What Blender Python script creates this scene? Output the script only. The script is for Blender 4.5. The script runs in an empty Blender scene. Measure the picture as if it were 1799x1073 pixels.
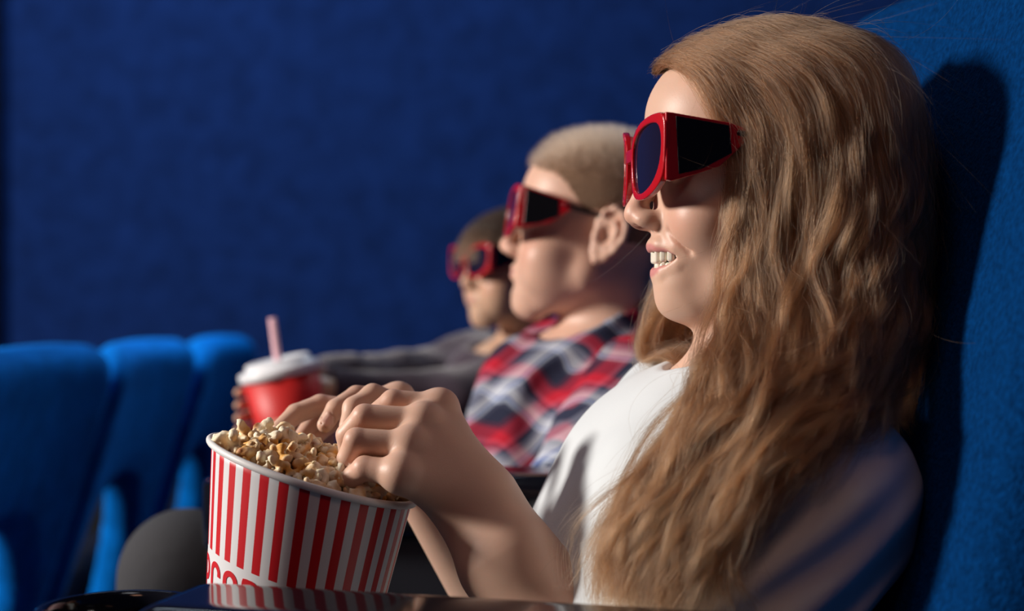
import bpy, math, random
import numpy as np
from mathutils import Vector, Matrix
random.seed(7); rng = np.random.default_rng(7)
SC = bpy.context.scene
COL = SC.collection
# ------------------------------------------------------------------ camera
CAMZ, FPX, CX, CY = 1.0, 2500.0, 899.5, 536.5
cam_d = bpy.data.cameras.new('camera'); cam = bpy.data.objects.new('camera', cam_d); COL.objects.link(cam)
cam.location = (0, 0, CAMZ); cam.rotation_euler = (math.radians(90), 0, 0)
cam_d.sensor_width = 36.0; cam_d.lens = FPX / 1799 * 36.0; cam_d.clip_start = 0.02
cam_d.dof.use_dof = True; cam_d.dof.focus_distance = 0.965; cam_d.dof.aperture_fstop = 3.8
SC.camera = cam
SC.view_settings.view_transform = 'Standard'; SC.view_settings.look = 'None'
SC.view_settings.exposure = 0.0; SC.view_settings.gamma = 1.0; SC.view_settings.use_curve_mapping = False
# ------------------------------------------------------------------ world and lights
w = bpy.data.worlds.new('world'); SC.world = w; w.use_nodes = True
w.node_tree.nodes['Background'].inputs[0].default_value = (0.10, 0.16, 0.42, 1)
w.node_tree.nodes['Background'].inputs[1].default_value = 0.06
def area(name, loc, target, size, power, color, size_y=None, spread=180):
    l = bpy.data.lights.new(name, 'AREA'); l.energy = power; l.color = color; l.size = size
    l.spread = math.radians(spread)
    if size_y: l.shape = 'RECTANGLE'; l.size_y = size_y
    o = bpy.data.objects.new(name, l); COL.objects.link(o); o.location = loc
    o.rotation_euler = (Vector(target) - Vector(loc)).to_track_quat('-Z', 'Y').to_euler()
    return o
area('screen_light', (-3.3, 0.95, 2.05), (0.0, 1.10, 0.98), 0.5, 180, (1.0, 0.93, 0.86))
area('warm_fill', (-0.7, -0.6, 2.5), (0.15, 1.1, 0.9), 0.5, 3.8, (1.0, 0.48, 0.30))  # added dim warm fill from camera-left, not a known fixture
area('overhead_fill', (-0.45, 0.55, 2.75), (0.2, 0.95, 0.9), 0.4, 0.3, (0.95, 0.95, 1.0), spread=70)  # added fill from above to brighten the sleeve and upward faces
area('wall_fill', (-0.9, 2.7, 3.3), (-0.7, 4.4, 1.65), 1.6, 34, (0.70, 0.85, 1.0), 0.5)  # added fill that brightens the back wall, no fixture seen
# ------------------------------------------------------------------ helpers
area('front_row_fill', (0.1, 3.5, 2.5), (-0.8, 2.6, 0.75), 0.4, 3.2, (0.80, 0.90, 1.0), spread=60)  # added narrow fill aimed at the unlit seat backs of the front row
def PX(px, py, Y):
    return np.array([(px - CX) / FPX * Y, Y, CAMZ - (py - CY) / FPX * Y])
def link(o, parent=None):
    COL.objects.link(o)
    if parent is not None:
        o.parent = parent
        o.matrix_parent_inverse = Matrix.Identity(4)
    return o
def tag(o, label=None, cat=None, group=None, kind=None):
    if label: o['label'] = label
    if cat: o['category'] = cat
    if group: o['group'] = group
    if kind: o['kind'] = kind
    return o
def empty(name, loc=(0, 0, 0), rz=0):
    o = bpy.data.objects.new(name, None); o.location = loc; o.rotation_euler = (0, 0, rz); o.empty_display_size = .05
    COL.objects.link(o); return o
def mesh_obj(name, V, F, mat, parent=None, smooth=True, col=None):
    me = bpy.data.meshes.new(name)
    V = np.asarray(V, dtype=np.float32)
    if isinstance(F, np.ndarray) and F.ndim == 2:
        k = F.shape[1]; n = len(F)
        me.vertices.add(len(V)); me.vertices.foreach_set('co', V.ravel())
        me.loops.add(n * k); me.loops.foreach_set('vertex_index', F.astype(np.int32).ravel())
        me.polygons.add(n); me.polygons.foreach_set('loop_start', np.arange(0, n * k, k, dtype=np.int32))
        me.polygons.foreach_set('loop_total', np.full(n, k, dtype=np.int32))
        me.update(calc_edges=True); me.validate()
    else:
        me.from_pydata([tuple(v) for v in V], [], [tuple(f) for f in F]); me.update()
    if smooth: me.polygons.foreach_set('use_smooth', np.ones(len(me.polygons), dtype=bool))
    if col is not None:
        a = me.color_attributes.new('Col', 'FLOAT_COLOR', 'POINT')
        c = np.ones((len(V), 4), dtype=np.float32); c[:, :3] = col; a.data.foreach_set('color', c.ravel())
    if mat: me.materials.append(mat)
    o = bpy.data.objects.new(name, me); link(o, parent); return o
def localise(o, origin):
    """moves a mesh's origin to a point without moving the mesh"""
    o.data.transform(Matrix.Translation(-Vector(origin))); o.location = origin
# ------------------------------------------------------------------ implicit surfaces
def V3(*a): return np.array(a, dtype=np.float32)
def cone(a, b, ra, rb):
    a = np.asarray(a, np.float32); b = np.asarray(b, np.float32); ab = b - a; L = float(ab @ ab) + 1e-12
    def f(P):
        pa = P - a; t = np.clip(pa @ ab / L, 0, 1)
        d = pa - t[:, None] * ab
        return np.sqrt((d * d).sum(1)) - (ra + (rb - ra) * t)
    return f
def ell(c, r, R=None):
    c = np.asarray(c, np.float32); r = np.asarray(r, np.float32)
    def f(P):
        q = P - c
        if R is not None: q = q @ R
        a = q / r; k0 = np.sqrt((a * a).sum(1)); b = a / r; k1 = np.sqrt((b * b).sum(1)) + 1e-9
        return k0 * (k0 - 1) / k1
    return f
def box(c, hs, r, R=None):
    c = np.asarray(c, np.float32); hs = np.asarray(hs, np.float32) - r
    def f(P):
        q = P - c
        if R is not None: q = q @ R
        q = np.abs(q) - hs
        return np.sqrt((np.maximum(q, 0) ** 2).sum(1)) + np.minimum(q.max(1), 0) - r
    return f
def chain(pts, k=.003):
    """ops for a tapering tube through points (x, y, z, r)"""
    return [('u', cone(p[:3], q[:3], p[3], q[3]), k) for p, q in zip(pts[:-1], pts[1:])]
def rotm(rx=0, ry=0, rz=0):
    from mathutils import Euler
    return np.array(Euler((math.radians(rx), math.radians(ry), math.radians(rz))).to_matrix(), dtype=np.float32)
def smin(a, b, k):
    h = np.maximum(k - np.abs(a - b), 0) / k
    return np.minimum(a, b) - h * h * k * .25
def field(ops, P, D=None):
    f = None
    for i, (kind, fn, k) in enumerate(ops):
        d = fn(P)
        if D is not None: D[i] = d
        if f is None: f = d.copy() if kind == 'u' else np.full(len(P), 9., np.float32)
        elif kind == 'u': f = smin(f, d, k)
        elif kind == 's': f = -smin(-f, d, k)
        elif kind == 'i': f = -smin(-f, -d, k)
        elif kind == 'd': f = f + d            # displacement
    return f
def surf(ops, lo, hi, h, margin=.035, n=14):
    """naive surface nets on a sparse grid: returns vertices and quads"""
    lo = np.asarray(lo, np.float64); hi = np.asarray(hi, np.float64)
    nb = np.maximum(np.ceil((hi - lo) / (n * h)).astype(int), 1)
    g = np.stack(np.meshgrid(*[np.arange(q) for q in nb], indexing='ij'), -1).reshape(-1, 3)
    C = (lo + (g + .5) * n * h).astype(np.float32)
    D = np.zeros((len(ops), len(C)), np.float32)
    F = np.zeros(len(C), np.float32)
    for s in range(0, len(C), 60000):
        F[s:s+60000] = field(ops, C[s:s+60000], D[:, s:s+60000])
    R = n * h * .8661
    act = np.where(np.abs(F) < R * 1.6 + .004)[0]
    ax = np.arange(n + 1)
    base = np.stack(np.meshgrid(ax, ax, ax, indexing='ij'), -1).reshape(-1, 3)
    dims = nb * n + 2
    def gid(I): return (I[..., 0] * dims[1] + I[..., 1]) * dims[2] + I[..., 2]
    vid, vpos, quads = [], [], []
    keep_kinds = [o[0] == 'd' or o[0] == 'i' for o in ops]
    for b in act:
        I0 = g[b] * n
        P = (lo + (base + I0) * h).astype(np.float32)
        sub = [o for j, o in enumerate(ops) if keep_kinds[j] or D[j, b] < R + margin]
        if not sub or sub[0][0] != 'u': 
            if not sub: continue
        v = field(sub, P).reshape(n + 1, n + 1, n + 1)
        if v.min() > 0 or v.max() < 0: continue
        s = v < 0
        cs = np.zeros((n, n, n), np.int8); num = np.zeros((n, n, n), np.float32); acc = np.zeros((n, n, n, 3), np.float32)
        for d in range(3):
            sl0 = [slice(None)] * 3; sl1 = [slice(None)] * 3; sl0[d] = slice(0, n); sl1[d] = slice(1, n + 1)
            a, c = v[tuple(sl0)], v[tuple(sl1)]
            cr = (a < 0) != (c < 0)
            t = np.where(cr, a / np.where(cr, a - c, 1), 0)
            o1, o2 = [q for q in range(3) if q != d]
            for e1 in (0, 1):
                for e2 in (0, 1):
                    ss = [slice(0, n)] * 3; ss[o1] = slice(e1, n + e1); ss[o2] = slice(e2, n + e2)
                    m = cr[tuple(ss)].astype(np.float32); num += m
                    acc[..., d] += t[tuple(ss)] * m; acc[..., o1] += e1 * m; acc[..., o2] += e2 * m
            own = [slice(0, n)] * 3
            e = np.argwhere(cr[tuple(own)])
            if len(e):
                sgn = a[tuple(own)][e[:, 0], e[:, 1], e[:, 2]] < 0
                E = e + I0
                u1 = np.zeros(3, int); u1[(d + 1) % 3] = 1; u2 = np.zeros(3, int); u2[(d + 2) % 3] = 1
                q = np.stack([gid(E - u1 - u2), gid(E - u2), gid(E), gid(E - u1)], 1)
                q[~sgn] = q[~sgn][:, ::-1]
                quads.append(q)
        m = num > 0
        idx = np.argwhere(m)
        if len(idx) == 0: continue
        vid.append(gid(idx + I0)); vpos.append(lo + (idx + I0 + acc[m] / num[m][:, None]) * h)
    vid = np.concatenate(vid); vpos = np.concatenate(vpos); quads = np.concatenate(quads)
    o = np.argsort(vid); vid = vid[o]; vpos = vpos[o]
    qi = np.clip(np.searchsorted(vid, quads), 0, len(vid) - 1)
    ok = (vid[qi] == quads).all(1)
    return vpos.astype(np.float32), qi[ok].astype(np.int32)
def lattice_noise(P, scale, seed=0, octaves=2):
    """smooth value noise in about -1..1"""
    out = np.zeros(len(P)); amp = 1.
    for o in range(octaves):
        q = P * scale * 2 ** o + seed * 17.3 + o * 5.7
        i = np.floor(q).astype(np.int64); f = q - i; f = f * f * (3 - 2 * f)
        def hsh(a):
            n = (a[:, 0] * 73856093) ^ (a[:, 1] * 19349663) ^ (a[:, 2] * 83492791)
            n = (n ^ (n >> 13)) * 1274126177
            return ((n & 0xffff) / 32767.5) - 1
        r = 0
        for dx in (0, 1):
            for dy in (0, 1):
                for dz in (0, 1):
                    wt = (f[:, 0] if dx else 1 - f[:, 0]) * (f[:, 1] if dy else 1 - f[:, 1]) * (f[:, 2] if dz else 1 - f[:, 2])
                    r = r + wt * hsh(i + np.array([dx, dy, dz]))
        out += r * amp; amp *= .5
    return out.astype(np.float32)
class Frame:
    """local frame: f forward, l to the person's left, u up; millimetres scaled by s"""
    def __init__(s, o, yaw=0, pitch=0, roll=0, sc=1.0):
        # yaw: degrees turned towards the camera from facing -X; pitch: up
        f = np.array([-math.cos(math.radians(yaw)), -math.sin(math.radians(yaw)), 0.])
        l = np.cross([0, 0, 1.], f)
        p = math.radians(pitch); u = np.array([0, 0, 1.])
        f, u = f * math.cos(p) + u * math.sin(p), u * math.cos(p) - f * math.sin(p)
        r = math.radians(roll); l, u = l * math.cos(r) + u * math.sin(r), u * math.cos(r) - l * math.sin(r)
        s.o = np.asarray(o, np.float32); s.M = np.stack([f, l, u], 1).astype(np.float32); s.s = sc * .001
    def to_local(s, P): return ((P - s.o) @ s.M) / s.s
    def to_world(s, q): return s.o + s.M @ (np.asarray(q, float) * s.s)
    def matrix(s, mm=False):
        m = Matrix.Identity(4)
        for i in range(3):
            for j in range(3): m[i][j] = s.M[i, j] * (s.s * 1000)
            m[i][3] = s.o[i]
        return m
    def w(s, ops):
        out = []
        for kind, fn, k in ops:
            out.append((kind, (lambda fn: lambda P: fn(s.to_local(P)) * s.s)(fn), k * s.s))
        return out
def sym(fn):
    def f(P):
        q = P.copy(); q[:, 1] = np.abs(q[:, 1]); return fn(q)
    return f
# ------------------------------------------------------------------ materials
def new_mat(name):
    m = bpy.data.materials.new(name); m.use_nodes = True
    nt = m.node_tree; b = nt.nodes['Principled BSDF']; return m, nt, b
def simple(name, rgb, rough=.5, spec=.5, metal=0., bump=0, bscale=300, sheen=0, noise=0, nscale=8, **kw):
    m, nt, b = new_mat(name)
    b.inputs['Base Color'].default_value = (*rgb, 1); b.inputs['Roughness'].default_value = rough
    b.inputs['Specular IOR Level'].default_value = spec; b.inputs['Metallic'].default_value = metal
    if sheen: b.inputs['Sheen Weight'].default_value = sheen; b.inputs['Sheen Roughness'].default_value = .4; b.inputs['Sheen Tint'].default_value = kw.get('sheen_tint', (1, 1, 1, 1))
    if kw.get('coat'): b.inputs['Coat Weight'].default_value = kw['coat']; b.inputs['Coat Roughness'].default_value = .05
    tc = nt.nodes.new('ShaderNodeTexCoord')
    if bump:
        n = nt.nodes.new('ShaderNodeTexNoise'); n.inputs['Scale'].default_value = bscale; n.inputs['Detail'].default_value = 4
        nt.links.new(tc.outputs['Object'], n.inputs['Vector'])
        bp = nt.nodes.new('ShaderNodeBump'); bp.inputs['Strength'].default_value = bump; bp.inputs['Distance'].default_value = kw.get('bdist', .002)
        nt.links.new(n.outputs['Fac'], bp.inputs['Height']); nt.links.new(bp.outputs['Normal'], b.inputs['Normal'])
    if noise:
        n = nt.nodes.new('ShaderNodeTexNoise'); n.inputs['Scale'].default_value = nscale; n.inputs['Detail'].default_value = 5
        nt.links.new(tc.outputs['Object'], n.inputs['Vector'])
        r = nt.nodes.new('ShaderNodeValToRGB'); c0, c1 = np.array(rgb) * (1 - noise), np.array(rgb) * (1 + noise)
        r.color_ramp.elements[0].position = .3; r.color_ramp.elements[1].position = .7
        r.color_ramp.elements[0].color = (*c0, 1); r.color_ramp.elements[1].color = (*np.clip(c1, 0, 1), 1)
        nt.links.new(n.outputs['Fac'], r.inputs['Fac']); nt.links.new(r.outputs['Color'], b.inputs['Base Color'])
    return m
def skin_mat():
    m, nt, b = new_mat('skin')
    a = nt.nodes.new('ShaderNodeVertexColor'); a.layer_name = 'Col'
    nt.links.new(a.outputs['Color'], b.inputs['Base Color'])
    b.inputs['Roughness'].default_value = .46; b.inputs['Specular IOR Level'].default_value = .4
    b.inputs['Subsurface Weight'].default_value = .22; b.inputs['Subsurface Radius'].default_value = (1, .35, .2)
    b.inputs['Subsurface Scale'].default_value = .006
    tc = nt.nodes.new('ShaderNodeTexCoord'); n = nt.nodes.new('ShaderNodeTexNoise'); n.inputs['Scale'].default_value = 900; n.inputs['Detail'].default_value = 3
    nt.links.new(tc.outputs['Object'], n.inputs['Vector'])
    bp = nt.nodes.new('ShaderNodeBump'); bp.inputs['Strength'].default_value = .12; bp.inputs['Distance'].default_value = .0006
    nt.links.new(n.outputs['Fac'], bp.inputs['Height']); nt.links.new(bp.outputs['Normal'], b.inputs['Normal'])
    return m
def col_mat(name, rough=.5, spec=.4, sss=0, bump=0, bscale=500, bdist=.001):
    m, nt, b = new_mat(name)
    a = nt.nodes.new('ShaderNodeVertexColor'); a.layer_name = 'Col'
    nt.links.new(a.outputs['Color'], b.inputs['Base Color'])
    b.inputs['Roughness'].default_value = rough; b.inputs['Specular IOR Level'].default_value = spec
    if sss: b.inputs['Subsurface Weight'].default_value = sss; b.inputs['Subsurface Scale'].default_value = .003; b.inputs['Subsurface Radius'].default_value = (1, .7, .4)
    if bump:
        tc = nt.nodes.new('ShaderNodeTexCoord'); n = nt.nodes.new('ShaderNodeTexNoise'); n.inputs['Scale'].default_value = bscale; n.inputs['Detail'].default_value = 3
        nt.links.new(tc.outputs['Object'], n.inputs['Vector'])
        bp = nt.nodes.new('ShaderNodeBump'); bp.inputs['Strength'].default_value = bump; bp.inputs['Distance'].default_value = bdist
        nt.links.new(n.outputs['Fac'], bp.inputs['Height']); nt.links.new(bp.outputs['Normal'], b.inputs['Normal'])
    return m
def hair_mat(name, rgb, rough=.35, rand=.25):
    m = bpy.data.materials.new(name); m.use_nodes = True; nt = m.node_tree
    for n in list(nt.nodes): nt.nodes.remove(n)
    out = nt.nodes.new('ShaderNodeOutputMaterial'); h = nt.nodes.new('ShaderNodeBsdfHairPrincipled')
    h.parametrization = 'COLOR'; h.inputs['Color'].default_value = (*rgb, 1)
    h.inputs['Roughness'].default_value = rough; h.inputs['Radial Roughness'].default_value = .45
    h.inputs['Random Roughness'].default_value = .2
    hi = nt.nodes.new('ShaderNodeHairInfo')
    r = nt.nodes.new('ShaderNodeValToRGB')
    c = np.array(rgb)
    r.color_ramp.elements[0].color = (*(c * (1 - rand * 1.5)), 1); r.color_ramp.elements[1].color = (*np.clip(c * (1 + rand * 1.6), 0, 1), 1)
    nt.links.new(hi.outputs['Random'], r.inputs['Fac']); nt.links.new(r.outputs['Color'], h.inputs['Color'])
    nt.links.new(h.outputs[0], out.inputs['Surface'])
    return m
SKIN = skin_mat()
RED_PL = simple('red plastic', (.46, .006, .012), .22, .5, coat=.4)
BLACK_PL = simple('black plastic', (.004, .004, .005), .25, .5)
BLACK_GLOSS = simple('black gloss', (.006, .006, .009), .09, .5)
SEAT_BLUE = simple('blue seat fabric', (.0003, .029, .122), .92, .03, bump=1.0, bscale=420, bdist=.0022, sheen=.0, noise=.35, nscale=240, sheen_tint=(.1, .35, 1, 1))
# ================================================================== the setting
def quad_obj(name, vs, mat, kind='structure'):
    return tag(mesh_obj(name, vs, [(0, 1, 2, 3)], mat, smooth=False), kind=kind)
WALL = simple('dark blue wall fabric', (.0055, .023, .115), .95, .1, bump=.8, bscale=60, bdist=.01, noise=.22, nscale=14)
FLOOR = simple('dark carpet', (.006, .008, .02), .95, .1, bump=.6, bscale=300)
quad_obj('wall_back', [(-5, 4.3, 0), (3, 4.3, 0), (3, 4.3, 3.9), (-5, 4.3, 3.9)], WALL)
quad_obj('wall_right', [(3, 4.3, 0), (3, -2, 0), (3, -2, 3.9), (3, 4.3, 3.9)], WALL)
quad_obj('floor', [(-5, -2, 0), (3, -2, 0), (3, 4.3, 0), (-5, 4.3, 0)], FLOOR)
def box_mesh(lo, hi, bev=0):
    x0, y0, z0 = lo; x1, y1, z1 = hi
    return ([(x0, y0, z0), (x1, y0, z0), (x1, y1, z0), (x0, y1, z0), (x0, y0, z1), (x1, y0, z1), (x1, y1, z1), (x0, y1, z1)],
            [(0, 3, 2, 1), (4, 5, 6, 7), (0, 1, 5, 4), (1, 2, 6, 5), (2, 3, 7, 6), (3, 0, 4, 7)])
def box_obj(name, lo, hi, mat, parent=None, bev=.004):
    o = mesh_obj(name, *box_mesh(lo, hi), mat, parent, smooth=True)
    m = o.modifiers.new('b', 'BEVEL'); m.width = bev; m.segments = 3; m.limit_method = 'ANGLE'
    return o
tag(box_obj('wall_shade_band', (-5, 4.27, 0), (3, 4.3, .57), simple('black wall shade', (.002, .002, .004), .9)), kind='structure')  # added band: darkness of the lower wall put in as black colour
tag(box_obj('trim_1', (-1.60, 4.24, 0), (-1.545, 4.3, 3.9), simple('black trim', (.003, .003, .006), .8)), kind='structure')
# ---- cinema seats
def slab(c, hy, hz, hx, rc, r, R=None, curve=0., side=1):
    """panel in the local y-z plane with corner radius rc, edge radius r"""
    c = np.asarray(c, np.float32)
    def f(P):
        q = P - c
        if R is not None: q = q @ R
        x = q[:, 0] + curve * q[:, 1] ** 2
        a = np.abs(q[:, 1]) - (hy - rc); b = np.abs(q[:, 2]) - (hz - rc)
        d2 = np.hypot(np.maximum(a, 0), np.maximum(b, 0)) + np.minimum(np.maximum(a, b), 0) - rc + r
        wv = np.abs(x) - hx + r
        return np.minimum(np.maximum(d2, wv), 0) + np.hypot(np.maximum(d2, 0), np.maximum(wv, 0)) - r
    return f
DARK_SHELL = simple('black seat shell', (.004, .005, .012), .6, .3)
def make_seat():
    R = rotm(0, 15, 0)
    root = empty('cinema_seat')
    # backrest front face passes x = .0 at z = 1.1 (local), leaning
    cen = np.array([-.055 + .00, 0, .80]) + np.array([.0, 0, 0])
    ops = [('u', slab((-.08 + .053, 0, .80), .274, .49, .055, .10, .045, R, curve=.25), .02),
           ('u', slab((-.155 + .033, 0, .52), .17, .14, .045, .05, .03, R), .06)]
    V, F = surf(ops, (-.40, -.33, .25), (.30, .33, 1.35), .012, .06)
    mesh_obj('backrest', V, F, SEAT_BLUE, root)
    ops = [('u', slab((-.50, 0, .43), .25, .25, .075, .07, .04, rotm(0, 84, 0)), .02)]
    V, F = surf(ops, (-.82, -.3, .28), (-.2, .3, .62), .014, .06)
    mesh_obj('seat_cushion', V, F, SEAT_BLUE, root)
    ops = [('u', slab((-.02 + .053 - .01, 0, .76), .24, .42, .03, .09, .02, R, curve=.25), .02)]
    V, F = surf(ops, (-.40, -.33, .2), (.34, .33, 1.35), .012, .06)
    mesh_obj('back_shell', V, F, DARK_SHELL, root)
    box_obj('pedestal', (-.55, -.06, 0), (-.35, .06, .36), DARK_SHELL, root, .01)
    return root
def copy_tree(o, parent=None):
    c = o.copy(); COL.objects.link(c)
    if parent is not None: c.parent = parent
    for ch in list(o.children): copy_tree(ch, c)
    return c
seat0 = make_seat()
seat_defs = [((.292, 1.042), 9, 'blue fabric cinema seat behind the long-haired person in the white T-shirt'),
             ((.245, 1.615), 12, 'blue fabric cinema seat behind the person in the plaid shirt'),
             ((.125, 2.22), 30, 'blue fabric cinema seat behind the person in the dark sweater')]
for i, ((x, y), rz, lab) in enumerate(seat_defs):
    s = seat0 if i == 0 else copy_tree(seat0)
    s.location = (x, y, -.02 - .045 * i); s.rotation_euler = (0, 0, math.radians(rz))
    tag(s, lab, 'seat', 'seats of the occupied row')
# ---- seats of the row in front, seen from behind: padded back that narrows into two side legs
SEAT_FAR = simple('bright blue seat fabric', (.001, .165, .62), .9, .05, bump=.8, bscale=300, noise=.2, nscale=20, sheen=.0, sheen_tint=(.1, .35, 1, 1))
def make_front_seat():
    root = empty('theatre_seat')
    R = rotm(0, 17, 0)
    pan = slab((0, 0, .56), .284, .40, .034, .075, .03, R, curve=-.35)
    def arch(P):                       # the opening under the padded back, between the legs
        q = (P - V3(0, 0, .56)) @ R
        return ((np.abs(q[:, 1] / .247) ** 2.6 + np.abs((q[:, 2] + .50) / .625) ** 2.6) ** (1 / 2.6) - 1) * .2
    ops = [('u', pan, .02), ('s', arch, .02)]
    V, F = surf(ops, (-.34, -.33, .12), (.30, .33, 1.08), .013, .07)
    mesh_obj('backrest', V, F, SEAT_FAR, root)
    ops = [('u', slab((-.34, 0, .40), .23, .22, .06, .06, .04, rotm(0, 84, 0)), .02)]
    V, F = surf(ops, (-.64, -.3, .28), (-.05, .3, .52), .015, .06)
    mesh_obj('seat_cushion', V, F, DARK_SHELL, root)
    box_obj('pedestal', (-.40, -.06, 0), (-.25, .06, .36), DARK_SHELL, root, .01)
    return root
fs = make_front_seat()
for i, (x, y, rz, lab) in enumerate([(-.80, 2.03, 0, 'blue padded theatre seat back at the left edge of the photo, nearest of three'),
                                 (-.79, 2.60, 0, 'blue padded theatre seat back, middle of the three at left'),
                                 (-.775, 3.18, 0, 'blue padded theatre seat back, farthest of the three and nearest the red cup')]):
    s = fs if i == 0 else copy_tree(fs)
    s.location = (x, y, -.005 * i); s.rotation_euler = (0, 0, math.radians(rz)); tag(s, lab, 'seat', 'theatre seats of the row in front')
# ---- lathe
def lathe(prof, n=64, caps=True):
    V, F = [], []
    for r, z in prof:
        for i in range(n):
            a = 2 * math.pi * i / n; V.append((r * math.cos(a), r * math.sin(a), z))
    for j in range(len(prof) - 1):
        for i in range(n):
            k = (i + 1) % n; F.append((j * n + i, j * n + k, (j + 1) * n + k, (j + 1) * n + i))
    return V, F
# ---- armrests with a cup holder at the front end
SILVER = simple('dull metal trim', (.45, .45, .48), .3, .5, 1.0)
def make_armrest():
    root = empty('armrest')
    # local: front end (cup holder) at x = -.27, pad runs to x = +.30, top at z = 0
    ops = [('u', box((-.015, 0, -.030), (.195, .046, .030), .016), .01)]
    V, F = surf(ops, (-.24, -.07, -.08), (.36, .07, .02), .005, .03)
    mesh_obj('arm_pad', V, F, BLACK_GLOSS, root)
    prof = [(.0, -.085), (.040, -.085), (.0425, -.01), (.0425, .008), (.0445, .012), (.0485, .012), (.0505, .008), (.0505, -.045), (.047, -.050), (.043, -.15), (.038, -.20), (0, -.20)]
    V, F = lathe(prof, 72); o = mesh_obj('cup_holder', V, F, BLACK_GLOSS, root); o.location = (-.236, 0, -.022)
    box_obj('arm_support', (-.12, -.03, -.80), (.10, .03, -.05), DARK_SHELL, root, .008)
    box_obj('metal_trim', (-.10, .0455, -.014), (.20, .0485, -.009), SILVER, root, .001)
    return root
arm = make_armrest(); arm.location = (-.005, .785, .8315); arm.rotation_euler = (0, 0, math.radians(-15))
tag(arm, 'glossy black armrest with cup holder closest to the viewer, below the popcorn bucket', 'armrest', 'armrests of the occupied row')
arm2 = copy_tree(arm); arm2.location = (.0, 1.30, .850); arm2.rotation_euler = (0, 0, math.radians(-4))
tag(arm2, 'black armrest with cup holder behind the popcorn bucket, beside the plaid shirt', 'armrest', 'armrests of the occupied row')
# ------------------------------------------------------------------ popcorn bucket
BR, BH, BTAP = .0715, .165, .115
def bucket_world(p, Mb):  return Mb @ Vector(p)
tilt = Matrix.Rotation(math.radians(8.5), 4, 'Y')
shear = Matrix.Identity(4); shear[2][0] = -.165
BO = PX(550, 824, .99)
MB_ = Matrix.Translation(Vector(BO)) @ tilt @ shear
def brad(z): return BR + (z) * BTAP                    # z <= 0 below the rim
m, nt, b = new_mat('striped paper')
at = nt.nodes.new('ShaderNodeAttribute'); at.attribute_name = 'cyl'
sp = nt.nodes.new('ShaderNodeSeparateXYZ'); nt.links.new(at.outputs['Vector'], sp.inputs[0])
def mth(op, a, b2=None, c=None):
    n = nt.nodes.new('ShaderNodeMath'); n.operation = op
    for i, v in enumerate((a, b2, c)):
        if v is None: continue
        if isinstance(v, (int, float)): n.inputs[i].default_value = v
        else: nt.links.new(v, n.inputs[i])
    return n.outputs[0]
ph = mth('ADD', mth('MULTIPLY', sp.outputs[0], 32 / 360.), 32 * 2 + .25 - 4.3 * 32 / 360)
st = mth('LESS_THAN', mth('FRACT', ph), .5)
st = mth('MULTIPLY', st, mth('GREATER_THAN', sp.outputs[1], -.0690))
st = mth('MULTIPLY', st, mth('LESS_THAN', sp.outputs[1], -.0035))
mx = nt.nodes.new('ShaderNodeMix'); mx.data_type = 'RGBA'
nt.links.new(st, mx.inputs[0]); mx.inputs[6].default_value = (.76, .76, .78, 1); mx.inputs[7].default_value = (.60, .006, .014, 1)
nt.links.new(mx.outputs[2], b.inputs['Base Color']); b.inputs['Roughness'].default_value = .42
STRIPE = m
WHITE_PAPER = simple('white paper', (.78, .77, .76), .45)
RED_INK = simple('red ink', (.60, .006, .014), .42)
bucket = empty('popcorn_bucket', tuple(BO)); tag(bucket, 'red and white striped paper popcorn bucket in the hands of the long-haired person', 'bucket')
def in_bucket(V): return [tuple((MB_ @ Vector(v)) - Vector(BO)) for v in V]
nA, nZ = 256, 24; V, F, CY_ = [], [], []
for j in range(nZ + 1):
    z = -BH * j / nZ
    for i in range(nA + 1):
        phi = -180 + 360 * i / nA; a = math.radians(phi)
        V.append((brad(z) * math.sin(a), -brad(z) * math.cos(a), z)); CY_.append((phi, z, 0))
for j in range(nZ):
    for i in range(nA):
        a = j * (nA + 1) + i; F.append((a, a + nA + 1, a + nA + 2, a + 1))
side = mesh_obj('bucket_wall', in_bucket(V), F, STRIPE, bucket)
at_ = side.data.attributes.new('cyl', 'FLOAT_VECTOR', 'POINT'); at_.data.foreach_set('vector', np.array(CY_, np.float32).ravel())
sm = side.modifiers.new('t', 'SOLIDIFY'); sm.thickness = .0006; sm.offset = -1
V, F = [], []
for i in range(128):                                   # rolled lip
    a = 2 * math.pi * i / 128
    for j in range(14):
        b2 = 2 * math.pi * j / 14; r = BR + .0012 + .0026 * math.cos(b2)
        V.append((r * math.cos(a), r * math.sin(a), -.0005 + .0026 * math.sin(b2)))
for i in range(128):
    for j in range(14):
        F.append((i * 14 + j, ((i + 1) % 128) * 14 + j, ((i + 1) % 128) * 14 + (j + 1) % 14, i * 14 + (j + 1) % 14))
mesh_obj('rim', in_bucket(V), F, WHITE_PAPER, bucket)
V, F = lathe([(0, -BH + .004), (brad(-BH) - .0004, -BH + .004), (brad(-BH) - .0004, -BH + .002), (0, -BH + .002)], 64)
mesh_obj('bucket_base', in_bucket(V), F, WHITE_PAPER, bucket)
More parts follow.
